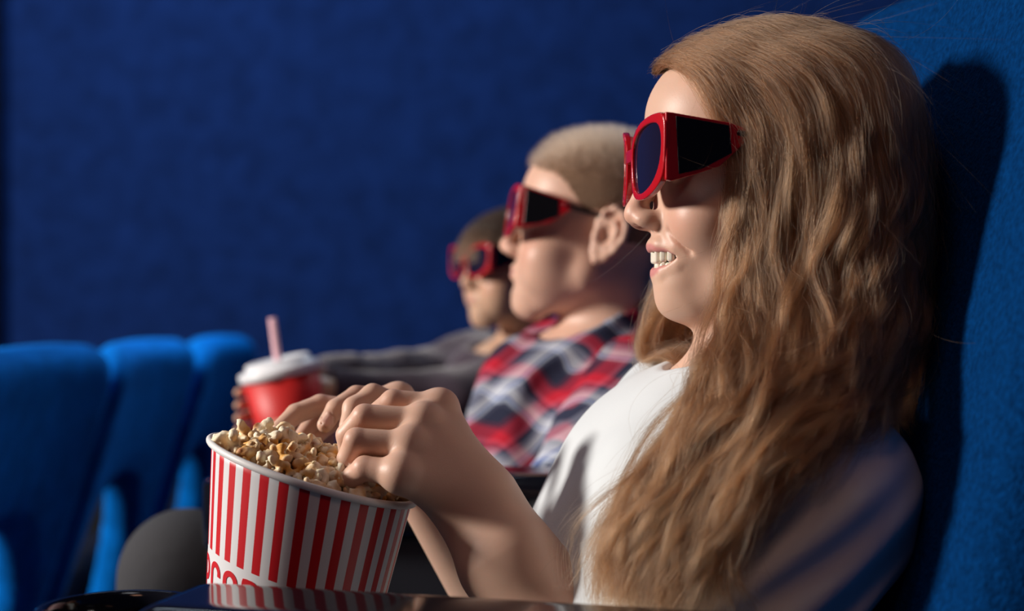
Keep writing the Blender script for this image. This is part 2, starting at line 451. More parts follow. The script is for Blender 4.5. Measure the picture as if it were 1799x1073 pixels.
# lettering as thick strokes
LW = .0060
def arc(cx, cy, rx, ry, a0, a1, n=12):
    return [(cx + rx * math.cos(math.radians(a0 + (a1 - a0) * i / n)), cy + ry * math.sin(math.radians(a0 + (a1 - a0) * i / n))) for i in range(n + 1)]
hw, hh = .0053, .0145       # half width / half height of a letter's centre line
def Lr(ch):
    if ch == 'P': return [[(-hw, -hh), (-hw, hh)] + arc(0, hh - .0065, hw, .0065, 90, -90)[0:] + [(-hw, hh - .013)]]
    if ch == 'O': return [arc(0, hh - hw, hw, hw, 0, 180) + arc(0, -hh + hw, hw, hw, 180, 360) + [(hw, hh - hw)]]
    if ch == 'C': return [[(hw, .0075), (hw, hh - hw)] + arc(0, hh - hw, hw, hw, 0, 180) + arc(0, -hh + hw, hw, hw, 180, 360) + [(hw, -.0075)]]
    if ch == 'R': return [[(-hw, -hh), (-hw, hh)] + arc(0, hh - .0065, hw, .0065, 90, -90) + [(-hw, hh - .013)], [(0, hh - .013), (hw, -hh)]]
    if ch == 'N': return [[(-hw, -hh), (-hw, hh)], [(-hw, hh), (hw, -hh)], [(hw, -hh), (hw, hh)]]
V, F = [], []
def stroke(pts, phi0, z0, wd=.0019):
    # densify
    P = [np.array(pts[0])]
    for p in pts[1:]:
        p = np.array(p); d = np.linalg.norm(p - P[-1]); k = max(1, int(d / .0012)); s = P[-1].copy()
        for i in range(1, k + 1): P.append(s + (p - s) * i / k)
    P = np.array(P); T = np.gradient(P, axis=0); T /= np.linalg.norm(T, axis=1)[:, None] + 1e-9
    N = np.stack([-T[:, 1], T[:, 0]], 1); b0 = len(V)
    for off in (.00035, -.0001):
        for q in (P + N * wd, P - N * wd):
            for x, y in q:
                z = z0 + y; r = brad(z) + off; a = math.radians(phi0) + x / brad(z)
                V.append((r * math.sin(a), -r * math.cos(a), z))
    n = len(P)
    for i in range(n - 1):
        for (s1, s2) in ((0, 1), (1, 3), (3, 2), (2, 0)):
            F.append((b0 + s1 * n + i, b0 + s1 * n + i + 1, b0 + s2 * n + i + 1, b0 + s2 * n + i))
for k, ch in enumerate('POPCORN'):
    for s in Lr(ch): stroke(s, -103 + 16.5 * k, -.0745 - hh - .0016)
mesh_obj('lettering', in_bucket(V), F, RED_INK, bucket, smooth=False)
# ------------------------------------------------------------------ popcorn
CORN = col_mat('popcorn', .6, .3, sss=.15, bump=.5, bscale=900, bdist=.0006)
def popcorn_mesh(seed):
    r = np.random.default_rng(seed); ops = []
    n = r.integers(7, 11)
    dirs = r.normal(size=(n, 3)); dirs /= np.linalg.norm(dirs, axis=1)[:, None]
    for d in dirs:
        c = d * r.uniform(.0032, .0068); q = r.uniform(.0018, .0038)
        ops.append(('u', ell(c, (q * r.uniform(.9, 1.7), q * r.uniform(.55, 1.0), q), rotm(*(r.uniform(0, 180, 3)))), .0010))
    for _ in range(4):
        d = r.normal(size=3); d /= np.linalg.norm(d)
        ops.append(('s', ell(d * r.uniform(.006, .009), (.0018, .0035, .0026), rotm(*(r.uniform(0, 180, 3)))), .0015))
    ops.append(('d', lambda P: lattice_noise(P, 400, seed) * .0009, 0))
    V, F = surf(ops, (-.0125,) * 3, (.0125,) * 3, .0009, .03, 10)
    hull = r.normal(size=3) * .004
    t = np.clip(lattice_noise(V, 170, seed + 3) * .8 + .24 + r.uniform(-.35, .35), 0, 1)[:, None]
    cream = np.array([.96, .87, .66]); car = np.array([.74, .38, .08])
    c = cream * (1 - t) + car * t
    h = np.clip(1.25 - np.linalg.norm(V - hull, axis=1) / .0032, 0, 1)[:, None]
    c = c * (1 - h) + np.array([.30, .085, .015]) * h
    return V, F, c
pop_src = []
for s in range(10):
    V, F, c = popcorn_mesh(100 + s)
    o = mesh_obj('popcorn', V, F, CORN, col=c); pop_src.append(o)
GP = 'popcorn heaped in the striped bucket'
cand = []
r = np.random.default_rng(5); placed = []
def heap(x, y): 
    q = (x * x + y * y) / BR ** 2
    return .017 * (1 - q ** 1.5) + .003 * max(0, 1 - math.hypot(x + .045, y - .01) / .035) - .002
for layer, (cnt, dz, md) in enumerate(((72, -.006, .0138), (75, -.016, .0135))):
    tries = 0; mine = []
    while len(mine) < cnt and tries < 6000:
        tries += 1
        a = r.uniform(0, 2 * math.pi); q = math.sqrt(r.uniform(0, 1)) * (BR - (.0125 if layer == 0 else .019)); x, y = q * math.cos(a), q * math.sin(a)
        if all((x - u) ** 2 + (y - v) ** 2 > md ** 2 for u, v in mine): mine.append((x, y))
        if tries % 1500 == 0: md *= .9
    for x, y in mine: placed.append((x, y, heap(x, y) + dz + r.uniform(-.002, .003)))
for i, (x, y, z) in enumerate(placed):
    o = pop_src[i] if i < len(pop_src) else pop_src[i % 10].copy()
    if i >= len(pop_src): COL.objects.link(o)
    o.location = MB_ @ Vector((x, y, z)); o.rotation_euler = r.uniform(0, 6.28, 3); s = r.uniform(1.25, 1.65); o.scale = (s, s, s)
    tag(o, 'golden white popped popcorn kernel heaped in the striped bucket', 'popcorn', GP)
V, F = lathe([(0, -.012), (BR - .010, -.020), (brad(-.05) - .003, -.05), (0, -.05)], 48)
fl = mesh_obj('popcorn_filling', in_bucket(V), F, simple('popcorn filling', (.55, .32, .12), .8, bump=1, bscale=150, bdist=.01)); fl.location = BO
tag(fl, 'layer of popcorn packed beneath the loose kernels in the striped bucket', 'popcorn', kind='stuff')
# ------------------------------------------------------------------ soda cup
cup = empty('soda_cup'); tag(cup, 'red paper soda cup with white lid and pink straw', 'cup')
V, F = lathe([(0, -.15), (.040, -.15), (.0515, 0), (.049, 0), (.038, -.147), (0, -.147)], 64)
mesh_obj('cup_body', V, F, simple('red paper', (.58, .012, .010), .5), cup)
V, F = lathe([(.0535, -.006), (.0555, -.004), (.0555, .004), (.053, .0065), (.045, .007), (.0435, .0155), (.040, .017), (.037, .013), (0, .012)], 64)
mesh_obj('lid', V, F, simple('white plastic lid', (.78, .78, .80), .35), cup)
V, F = lathe([(.0052, -.10), (.0052, .060), (.0045, .060), (.0045, -.10)], 20)
st_ = mesh_obj('straw', V, F, simple('pink straw', (.85, .50, .55), .4), cup); st_.rotation_euler = (0, math.radians(5), 0); st_.location = (0, 0, .012)
cup.location = PX(492, 652, 1.90); cup.rotation_euler = (math.radians(3), math.radians(-12), 0)
# ================================================================== people
SKIN_C = np.array([.66, .42, .31]); LIP_C = np.array([.58, .235, .215]); MOUTH_C = np.array([.16, .02, .02]); NAIL_C = np.array([.74, .46, .38])
def mouth_cavity(P):
    v = np.abs(P[:, 1]); s = np.clip(v / 25.5, 0, 1.3)
    wc = -63.2 + 3.4 * s ** 2; h = 8.6 * np.sqrt(np.maximum(1 - s ** 2.4, 0)) - 1.2
    a = np.abs(P[:, 2] - wc) - h
    b = np.abs(P[:, 0] - 64) - 26
    return np.maximum(np.maximum(a, b), v - 25.5).astype(np.float32)
def head_ops(smile, cheek=1., jaw=1., ears=True, ch=0.):
    L = []
    U = lambda f, k: L.append(('u', f, k)); S = lambda f, k: L.append(('s', f, k))
    U(ell((-12, 0, 30), (88, 69, 69)), 1)
    U(ell((28, 0, 38), (48, 51, 40)), 18)
    U(ell((20, 0, -25), (54, 53, 60)), 22)
    U(sym(cone((2, 44, -52), (48, 12, -90), 14 * jaw, 13)), 20)
    U(ell((57, 0, -90 + ch), (16.5, 18, 15.5)), 12)
    U(ell((54, 0, -79), (19, 24, 12)), 10)
    U(ell((50, 0, -58), (27.5, 28, 25)), 12)
    U(sym(ell((44, 33, -36), (24, 22 * cheek, 21))), 16)
    U(sym(cone((70, 8, 15), (60, 38, 15), 7, 7)), 12)
    S(sym(ell((86, 30, -1), (13, 15, 11))), 9)
    U(sym(ell((64, 31, 1), (12.5, 12.5, 11.5))), 3)
    S(sym(cone((78, 24, 1.0), (72, 42, .5), .7, .7)), 1.2)
    # nose
    U(cone((73, 0, 8), (86.5, 0, -26), 5.5, 6.8), 7)
    U(ell((87, 0, -31), (9, 8.6, 8.2)), 4)
    U(sym(ell((79, 9.5, -35.5), (11, 6.6, 6.6))), 6)
    S(sym(ell((86, 6.0, -42), (5.5, 3.0, 4.2))), 1.5)
    if not smile: U(sym(ell((38, 33, -54), (27, 22, 27))), 16)
    if smile:
        S(sym(cone((70, 24, -44), (57, 33, -58), .4, .4)), 6)
        S(mouth_cavity, 2.0)
        for p in (chain([(76.0, 0, -52.5, 4.0), (73, 11, -52.8, 3.8), (64, 22, -55.8, 2.8), (57, 25.5, -60, 1.4)]),
                  chain([(72.5, 0, -73.0, 4.4), (69.5, 10, -72.2, 4.0), (61.5, 20, -67, 3.0), (56.5, 25.5, -61, 1.4)])):
            for _, f, _ in p: U(sym(f), 4.5)
    else:
        for p in (chain([(76.5, 0, -53.5, 3.9), (74, 8, -53, 3.6), (66, 20, -57.5, 2.2)]),
                  chain([(75.5, 0, -62.0, 4.4), (72, 9, -61.5, 3.8), (65.5, 20, -58.5, 2.0)])):
            for _, f, _ in p: U(sym(f), 2.6)
        S(sym(cone((82, 0, -57.6), (67, 23, -58), .6, .8)), 1.6)
        S(ell((80, 0, -72), (5, 14, 4)), 6)
    # ears
    R = rotm(0, -12, 0) @ rotm(0, 0, -14)
    def E(fn):
        c = V3(-16, 71, -8)
        return sym(lambda P: fn((P - c) @ R))
    if ears:
        U(E(ell((0, 3, 0), (17, 4.5, 29))), 4)
        rim = [(13, -1, -2, 3.2), (15, 2, 10, 3.2), (11, 6, 22, 3.3), (2, 9, 28.5, 3.3), (-9, 10, 25, 3.3), (-16, 10, 14, 3.3), (-17, 9, 2, 3.2), (-13, 8, -11, 3.2), (-6, 6, -22, 4.0), (3, 4, -27, 5.0), (10, 1, -19, 4.0)]
        for _, f, _ in chain(rim): U(E(f), 3)
        for _, f, _ in chain([(8, 6, 14, 1.8), (-2, 8, 16, 2.2), (-8, 8, 8, 2.6), (-8, 7, -5, 2.6), (-2, 6, -14, 2.4)]): U(E(f), 3)
        S(E(ell((3, 9, -1), (7.5, 8, 10.5))), 3)
        S(E(ell((3, 9, 20), (7, 4.5, 4.5))), 3)
        U(E(ell((12, 3, -3), (4.5, 5, 5))), 3)
    return L
def skin_colour(V, fr, smile, s=1.0, base=SKIN_C):
    P = fr.to_local(V); c = np.tile(base, (len(V), 1)) * (1 + .05 * lattice_noise(V, 60, 3))[:, None]
    A = P.copy(); A[:, 1] = np.abs(A[:, 1])
    head = (np.linalg.norm(P - V3(20, 0, -10), axis=1) < 140)
    def mix(m, col):
        m = (np.clip(m, 0, 1) * head)[:, None]; c[:] = c * (1 - m) + np.array(col) * m
    mix(.45 * np.exp(-((A - V3(62, 36, -36)) ** 2).sum(1) / 18 ** 2), base * [1.0, .62, .60])       # cheek flush
    mix(.4 * np.exp(-((P - V3(90, 0, -34)) ** 2).sum(1) / 12 ** 2), base * [1.0, .66, .6])
    if smile:
        up = np.full(len(V), 9., np.float32)
        for _, f, _ in chain([(78.5, 0, -54.5, 2.9), (75.5, 11, -54.8, 2.9), (66, 22, -57.5, 2.0), (60, 26.5, -60, 1.0)]) + chain([(75, 0, -71.5, 3.8), (72, 10, -70.5, 3.4), (64, 20, -65.5, 2.3), (60, 26, -60.5, 1.0)]):
            up = np.minimum(up, f(A))
        mix(1 - up / 1.2, LIP_C)
        cav = mouth_cavity(P); mix(((cav < 1.2) & (P[:, 0] < 73 - A[:, 1] ** 2 * .022)) * 1.0, MOUTH_C)
    else:
        up = np.full(len(V), 9., np.float32)
        for _, f, _ in chain([(77.5, 0, -55.0, 2.6), (75, 8, -54.5, 2.3), (67, 19, -57.8, 1.0)]) + chain([(76.8, 0, -61.4, 3.2), (73.5, 9, -61, 2.5), (67, 19, -58.2, 1.0)]):
            up = np.minimum(up, f(A))
        mix((1 - up / 1.3) * .85, LIP_C)
    mix(np.exp(-((A - V3(84, 6, -41)) ** 2).sum(1) / 4.2 ** 2) * 1.1, [.20, .05, .035])
    mix((np.abs(A[:, 2] - 17) < 2.6) * (A[:, 1] > 12) * (A[:, 1] < 46) * (P[:, 0] > 50) * .55, base * [.55, .42, .34])   # eyebrows
    return c
def hand_ops(wrist, mcp, pip, dip, tip, thumb=None, r=(.0085, .0078, .007, .0062), palm_r=.0105, wr=.021, rs=None):
    ops = []
    W = np.array(wrist, float)
    for i in range(4):
        ops.append(('u', cone(W + (np.array(mcp[i]) - W) * .12, mcp[i], wr * .62, palm_r), .014))
    for i in range(4):
        k = (rs[i] if rs else 1.0)
        ops.append(('u', cone(mcp[i], pip[i], r[0] * 1.12 * k, r[1] * k), .0035 if i else .006))
        ops.append(('u', cone(pip[i], dip[i], r[1] * 1.0 * k, r[2] * k), .0018))
        ops.append(('u', cone(dip[i], tip[i], r[2] * k, r[3] * k), .0018))
        ops.append(('u', ell(np.array(mcp[i]) * 1.0, (palm_r * 1.05,) * 3), .005))
    if thumb is not None:
        for p, q in zip(thumb[:-1], thumb[1:]): ops.append(('u', cone(p[:3], q[:3], p[3], q[3]), .004))
    return ops
def pr(px, py, Y, r): return (*PX(px, py, Y), r)
class Shirt: pass
# ---------------------------------------------------------------- near person (long hair, white T-shirt)
fg = Frame(PX(1333, 300, 1.0), yaw=6, pitch=0)
G_neck = np.array([.182, 1.005, .93])
S_n = PX(1458, 865, .893); S_f = PX(1192, 722, 1.115)
E_n = np.array([.085, .905, .705]); W_n = PX(838, 886, .965)
E_f = np.array([.03, 1.17, .68]); W_f = PX(745, 850, 1.085)
g_torso = [('u', cone((.185, 1.0, .90), (.150, 1.0, .80), .080, .085), .03),
           ('u', cone(S_n + np.array([-.0, .03, -.02]), S_f + np.array([.03, -.03, -.02]), .045, .045), .06),
           ('u', cone((.125, .955, .86), (.085, .955, .70), .070, .075), .05),
           ('u', cone((.108, 1.055, .865), (.055, 1.045, .72), .070, .078), .05),
           ('u', cone((.10, .94, .58), (.10, 1.06, .58), .085, .085), .06)]
mcp = [PX(772, 716, .990), PX(742, 741, .970), PX(719, 783, .953), PX(704, 832, .936)]
pip = [PX(690, 705, .985), PX(640, 731, .966), PX(626, 773, .950), PX(640, 822, .940)]
dip = [PX(652, 735, .985), PX(610, 764, .972), PX(612, 806, .955), PX(620, 838, .946)]
tip = [PX(640, 778, .990), PX(612, 800, .978), PX(622, 832, .965), PX(622, 862, .957)]
left_hand = hand_ops(W_n, mcp, pip, dip, tip, thumb=[pr(800, 850, .965, .013), pr(730, 820, .99, .010), pr(680, 800, 1.0, .008), pr(640, 795, 1.0, .007)],
                     r=(.0088, .0083, .0076, .0064), palm_r=.0125, wr=.030, rs=(1, 1, 1, .96))
rm = [PX(700, 700, 1.075), PX(668, 728, 1.09), PX(660, 735, 1.105), PX(665, 750, 1.115)]
rp = [PX(626, 695, 1.063), PX(563, 711, 1.085), PX(585, 720, 1.11), PX(600, 735, 1.12)]
rd = [PX(590, 718, 1.050), PX(520, 727, 1.075), PX(550, 742, 1.10), PX(570, 752, 1.11)]
rt = [PX(571, 746, 1.043), PX(489, 754, 1.062), PX(530, 768, 1.08), PX(555, 770, 1.09)]
right_hand = hand_ops(W_f, rm, rp, rd, rt, thumb=[pr(760, 800, 1.06, .012), pr(705, 712, 1.035, .0085), pr(655, 694, 1.03, .0078), pr(621, 716, 1.02, .0072), pr(611, 750, 1.01, .0064)],
                      r=(.0085, .0080, .0076, .0062), palm_r=.0115, wr=.024, rs=(.95, 1.0, 1, .9))
nail_c = PX(576, 737, 1.0385)
body = fg.w(head_ops(True)) + [
    ('u', cone(fg.to_world((-18, 0, -55)), G_neck, .049, .050), .03), ('u', cone(G_neck + V3(0, 0, .004), G_neck + V3(-.005, 0, -.05), .052, .066), .02)] + g_torso + [
    ('u', cone(S_n, E_n, .040, .034), .04), ('u', cone(S_f, E_f, .040, .034), .04),
    ('u', cone(E_n, PX(893, 985, .95), .034, .030), .02), ('u', cone(PX(893, 985, .95), W_n, .030, .0255), .02),
    ('u', cone(W_n, PX(772, 798, .975), .0255, .018), .02),
    ('u', cone(E_f, W_f, .033, .024), .02)] + left_hand + right_hand
body.append(('s', lambda P: np.where(np.linalg.norm(P - nail_c, axis=1) < .02, np.abs(np.linalg.norm((P - nail_c) @ np.diag([1, 1, .85]).astype(np.float32), axis=1) - .0052) - .0002, 9.).astype(np.float32), .0006))
V, F = surf(body, (-.19, .82, .50), (.32, 1.27, 1.23), .00125, .075, 16)
c = skin_colour(V, fg, True)
nm = np.clip(1.4 - np.linalg.norm((V - nail_c) * [1, 1, .85], axis=1) / .0046, 0, 1)[:, None]; nm = nm * 1.0
c = c * (1 - nm) + NAIL_C * nm
for q in list(mcp) + list(pip) + list(rp):
    m = .55 * np.exp(-((V - q) ** 2).sum(1) / .0085 ** 2)[:, None]; c = c * (1 - m) + c * np.array([1.0, .74, .70]) * m
girl = mesh_obj('person', V, F, SKIN, col=c)
girl_base = (.10, 1.0, .50)
localise(girl, girl_base)
tag(girl, 'smiling person with long wavy light brown hair and white T-shirt reaching into popcorn bucket', 'person')
def child(name, V, F, mat, root, col=None):
    o = mesh_obj(name, np.asarray(V) - np.array(root.location, dtype=np.float32), F, mat, root, col=col); return o
# teeth
ops = []
def tooth(v, w0, w1, hw2, arch):
    u = arch - .021 * v * v; a = math.atan2(.042 * v, 1)
    return box((u, v, (w0 + w1) / 2), (2.6, hw2, abs(w0 - w1) / 2), 1.9, rotm(0, 0, -math.degrees(a)))
for sgn in (1, -1):
    for v, hw2, w0, w1 in ((4.3, 4.25, -53, -65.5), (11.9, 3.7, -53, -64.6), (18.2, 3.4, -54, -64.8), (23.6, 3.0, -55.5, -62.5)):
        ops.append(('u', tooth(sgn * v, w0, w1, hw2, 73.2), .5))
    for v, hw2 in ((2.9, 2.85), (8.6, 2.85), (14.2, 2.9), (19.2, 2.6)):
        ops.append(('u', tooth(sgn * v, -64.8 + .0, -76, hw2, 71.3), .5))
V, F = surf(fg.w(ops), *(lambda q: (q - .045, q + .045))(fg.to_world((60, 0, -64))), .0006, .01)
m = simple('tooth enamel', (.80, .74, .62), .2, .5); m.node_tree.nodes['Principled BSDF'].inputs['Subsurface Weight'].default_value = .2
m.node_tree.nodes['Principled BSDF'].inputs['Subsurface Scale'].default_value = .002
child('teeth', V, F, m, girl)
# T-shirt
def infl(ops, d): return [(k, (lambda f: lambda P: f(P) - d)(f), kk) for k, f, kk in ops]
sleeve_end = S_n + (E_n - S_n) * .80
def folds(P):
    n = lattice_noise(P, 16, 4, 2) * .0028
    ax = P @ V3(.55, .1, -.83)                                  # creases that fan from the armpit across the sleeve
    wgt = np.clip(1 - np.linalg.norm(P - V3(.16, .87, .83), axis=1) / .13, 0, 1)
    return (n + .0045 * wgt * np.sin(ax * 190 + 3 * lattice_noise(P, 9, 8, 1))).astype(np.float32)
shirt = infl(g_torso, .008) + [
    ('u', cone(G_neck + V3(0, 0, -.012), G_neck + V3(-.005, 0, -.06), .062, .08), .03),
    ('u', cone(S_n + V3(.0, 0, .0), sleeve_end, .054, .062), .03),
    ('u', cone(S_f, S_f + (E_f - S_f) * .6, .050, .056), .03),
    ('u', cone((.02, 1.0, .755), (.03, .93, .74), .055, .05), .04),
    ('d', folds, 0),
    ('s', cone(G_neck + V3(-.002, 0, -.03), G_neck + V3(-.03, 0, .09), .042, .068), .008),
    ('s', cone(sleeve_end + (E_n - S_n) * .30, sleeve_end + (E_n - S_n) * .7, .058, .09), .006),
    ('s', box((.1, 1, .45), (.4, .4, .10), .01), .01)]
V, F = surf(shirt, (-.10, .76, .52), (.33, 1.24, 1.02), .0028, .08)
TEE = simple('white cotton', (.66, .70, .72), .85, .2, bump=.35, bscale=1400, bdist=.0004, sheen=.2)
child('t_shirt', V, F, TEE, girl)
G_SHIRT = shirt
# trousers (only the lap could be glimpsed)
JEANS = simple('dark blue denim', (.01, .014, .035), .85, .2, bump=.3, bscale=900)
tr = [('u', cone((.11, .94, .57), (-.24, .93, .60), .085, .062), .03), ('u', cone((.11, 1.07, .57), (-.24, 1.08, .60), .085, .062), .03),
      ('u', cone((-.24, .93, .60), (-.32, .93, .20), .058, .045), .02), ('u', cone((-.24, 1.08, .60), (-.32, 1.08, .20), .058, .045), .02)]
V, F = surf(tr, (-.45, .80, .10), (.25, 1.22, .72), .008, .06)
child('trousers', V, F, JEANS, girl)
# ---------------------------------------------------------------- middle person (short blond hair, plaid shirt)
fb = Frame(PX(1040, 404, 1.58), yaw=-1, pitch=9, sc=1.03)
B_neck = np.array([.118, 1.59, .965])
SBn = np.array([.125, 1.445, .915]); SBf = np.array([.05, 1.70, .93])
EBn = np.array([.035, 1.405, .775]); WBn = np.array([-.16, 1.47, .76]); EBf = np.array([-.03, 1.76, .77]); WBf = np.array([-.2, 1.65, .76])
b_torso = [('u', cone(SBn + V3(-.01, .04, -.03), SBf + V3(.01, -.04, -.03), .052, .052), .03),
           ('u', cone((.11, 1.57, .90), (.07, 1.57, .78), .080, .085), .04),
           ('u', cone((.055, 1.60, .88), (.01, 1.59, .76), .075, .08), .05),
           ('u', cone((.03, 1.50, .62), (.03, 1.66, .62), .095, .095), .08)]
bh = hand_ops(WBn, [WBn + V3(-.07, y, .0) for y in (.035, .015, -.005, -.025)], [WBn + V3(-.105, y, -.004) for y in (.037, .016, -.006, -.028)],
              [WBn + V3(-.125, y, -.02) for y in (.037, .016, -.006, -.028)], [WBn + V3(-.13, y, -.038) for y in (.036, .016, -.006, -.027)],
              thumb=[(*(WBn + V3(-.03, .03, 0)), .011), (*(WBn + V3(-.06, .05, -.01)), .009), (*(WBn + V3(-.085, .052, -.015)), .007)])
bh2 = hand_ops(WBf, [WBf + V3(-.07, y, .0) for y in (-.035, -.015, .005, .025)], [WBf + V3(-.105, y, -.004) for y in (-.037, -.016, .006, .028)],
               [WBf + V3(-.125, y, -.02) for y in (-.037, -.016, .006, .028)], [WBf + V3(-.13, y, -.038) for y in (-.036, -.016, .006, .027)],
               thumb=[(*(WBf + V3(-.03, -.03, 0)), .011), (*(WBf + V3(-.06, -.05, -.01)), .009), (*(WBf + V3(-.085, -.052, -.015)), .007)])
body = fb.w(head_ops(False, cheek=1.15, jaw=1.25)) + [('u', cone(fb.to_world((-26, 0, -45)), B_neck + V3(0, 0, -.02), .045, .048), .03)] + b_torso + [
    ('u', cone(SBn, EBn, .04, .034), .03), ('u', cone(EBn, WBn, .033, .024), .02), ('u', cone(SBf, EBf, .04, .034), .03), ('u', cone(EBf, WBf, .033, .024), .02)] + bh + bh2
V, F = surf(body, (-.38, 1.32, .50), (.30, 1.86, 1.26), .0020, .075, 16)
SK2 = SKIN_C * [1.0, .96, .96]
boy = mesh_obj('person', V, F, SKIN, col=skin_colour(V, fb, False, base=SK2)); localise(boy, (.03, 1.58, .5))
tag(boy, 'person with cropped blond hair and red, white and navy plaid shirt in the middle', 'person')
# plaid shirt
m, nt, b = new_mat('plaid cotton'); b.inputs['Roughness'].default_value = .85; b.inputs['Specular IOR Level'].default_value = .2
tc = nt.nodes.new('ShaderNodeTexCoord'); mp = nt.nodes.new('ShaderNodeMapping'); mp.inputs['Rotation'].default_value = (0, math.radians(38), 0)
wn = nt.nodes.new('ShaderNodeTexNoise'); wn.inputs['Scale'].default_value = 9; nt.links.new(tc.outputs['Object'], wn.inputs['Vector'])
vm = nt.nodes.new('ShaderNodeVectorMath'); vm.operation = 'MULTIPLY_ADD'; vm.inputs[1].default_value = (.045, .045, .045)
nt.links.new(wn.outputs['Color'], vm.inputs[0]); nt.links.new(tc.outputs['Object'], vm.inputs[2]); nt.links.new(vm.outputs[0], mp.inputs['Vector'])
sx = nt.nodes.new('ShaderNodeSeparateXYZ'); nt.links.new(mp.outputs[0], sx.inputs[0])
def mth2(op, a, b2=None):
    n = nt.nodes.new('ShaderNodeMath'); n.operation = op
    for i, v in enumerate((a, b2)):
        if v is None: continue
        if isinstance(v, (int, float)): n.inputs[i].default_value = v
        else: nt.links.new(v, n.inputs[i])
    return n.outputs[0]
def band(v, off):
    r = nt.nodes.new('ShaderNodeValToRGB'); r.color_ramp.interpolation = 'CONSTANT'
    els = [(0, (.42, .008, .025)), (.17, (.10, .010, .03)), (.24, (.012, .014, .035)), (.50, (.05, .055, .09)), (.55, (.40, .45, .55)), (.59, (.05, .10, .32)), (.62, (.50, .52, .58)), (.74, (.20, .21, .28)), (.84, (.03, .035, .07)), (.93, (.48, .06, .10))]
    while len(r.color_ramp.elements) < len(els): r.color_ramp.elements.new(.5)
    for e, (p, cc) in zip(r.color_ramp.elements, els): e.position = p; e.color = (*cc, 1)
    nt.links.new(mth2('FRACT', mth2('ADD', mth2('MULTIPLY', v, 1 / .066), off)), r.inputs['Fac']); return r.outputs['Color']
uy = mth2('ADD', sx.outputs[0], mth2('MULTIPLY', sx.outputs[1], .5))
mxp = nt.nodes.new('ShaderNodeMix'); mxp.data_type = 'RGBA'; mxp.inputs[0].default_value = .5
nt.links.new(band(uy, 10.1), mxp.inputs[6]); nt.links.new(band(sx.outputs[2], 10.35), mxp.inputs[7])
nt.links.new(mxp.outputs[2], b.inputs['Base Color'])
def folds_b(P):
    n = lattice_noise(P, 14, 14, 2) * .006
    ax = P @ V3(.75, .1, -.65)
    return (n + .004 * np.sin(ax * 110 + 4 * lattice_noise(P, 8, 9, 1))).astype(np.float32)
ps = infl(b_torso, .010) + [
    ('u', cone(SBn, EBn, .058, .054), .02), ('u', cone(EBn, WBn + (EBn - WBn) * .1, .052, .036), .02),
    ('u', cone(SBf, EBf, .056, .052), .02), ('u', cone(EBf, WBf + (EBf - WBf) * .1, .052, .036), .02),
    ('u', cone(B_neck + V3(0, 0, .005), B_neck + V3(0, 0, -.06), .062, .085), .02),
    ('u', cone((.02, 1.58, .90), (-.01, 1.56, .78), .05, .06), .04),
    ('d', folds_b, 0),
    ('s', cone(B_neck + V3(-.005, 0, -.02), B_neck + V3(-.05, 0, .08), .054, .09), .004),
    ('s', cone(WBn, WBn + (WBn - EBn) * .5, .05, .06), .003), ('s', cone(WBf, WBf + (WBf - EBf) * .5, .05, .06), .003)]
# collar: raised folded band round the neck
for a0, a1 in ((20, 160), (200, 340), (160, 200)):
    pts = []
    for a in np.linspace(a0, a1, 9):
        t = math.radians(a); fw = max(0, -math.cos(t + math.pi / 2 * 0)) if False else 0
        ca, sa = math.cos(t), math.sin(t)          # a = 90 is towards the camera, 0 = back
        pts.append((B_neck[0] + .058 * ca + .012, B_neck[1] - .058 * sa, B_neck[2] + .012 + .012 * ca - (.028 if ca < -.6 else 0), .0065))
    ps[-4:-4] = []
    ps += chain(pts, .004)
V, F = surf(ps, (-.36, 1.30, .50), (.32, 1.86, 1.06), .0040, .09)
child('plaid_shirt', V, F, m, boy)
GREYP = simple('grey trousers', (.045, .045, .05), .9, .2, bump=.3, bscale=700)
tr = [('u', cone((.03, 1.50, .60), (-.335, 1.46, .725), .09, .064), .03), ('u', cone((.03, 1.66, .60), (-.335, 1.66, .70), .09, .064), .03),
      ('u', cone((-.335, 1.46, .722), (-.44, 1.46, .25), .062, .045), .02), ('u', cone((-.335, 1.66, .70), (-.44, 1.66, .25), .062, .045), .02)]
V, F = surf(tr, (-.56, 1.33, .15), (.16, 1.80, .84), .008, .06)
child('trousers', V, F, GREYP, boy)
# ---------------------------------------------------------------- far person (brown hair, dark sweater)
ft = Frame(PX(900, 468, 2.15), yaw=30, pitch=2, sc=.90)
T_neck = np.array([.03, 2.19, .925])
STn = np.array([.03, 2.05, .905]); STf = np.array([-.055, 2.33, .915])
ETn = PX(800, 712, 1.98); WTn = PX(545, 694, 1.93); ETf = PX(735, 668, 2.26); WTf = PX(520, 668, 2.03)
t_torso = [('u', cone(STn + V3(.01, .04, -.03), STf + V3(.01, -.04, -.03), .05, .05), .03),
           ('u', cone((.02, 2.18, .86), (-.02, 2.18, .70), .082, .085), .04), ('u', cone((-.03, 2.18, .85), (-.06, 2.17, .70), .075, .08), .05)]
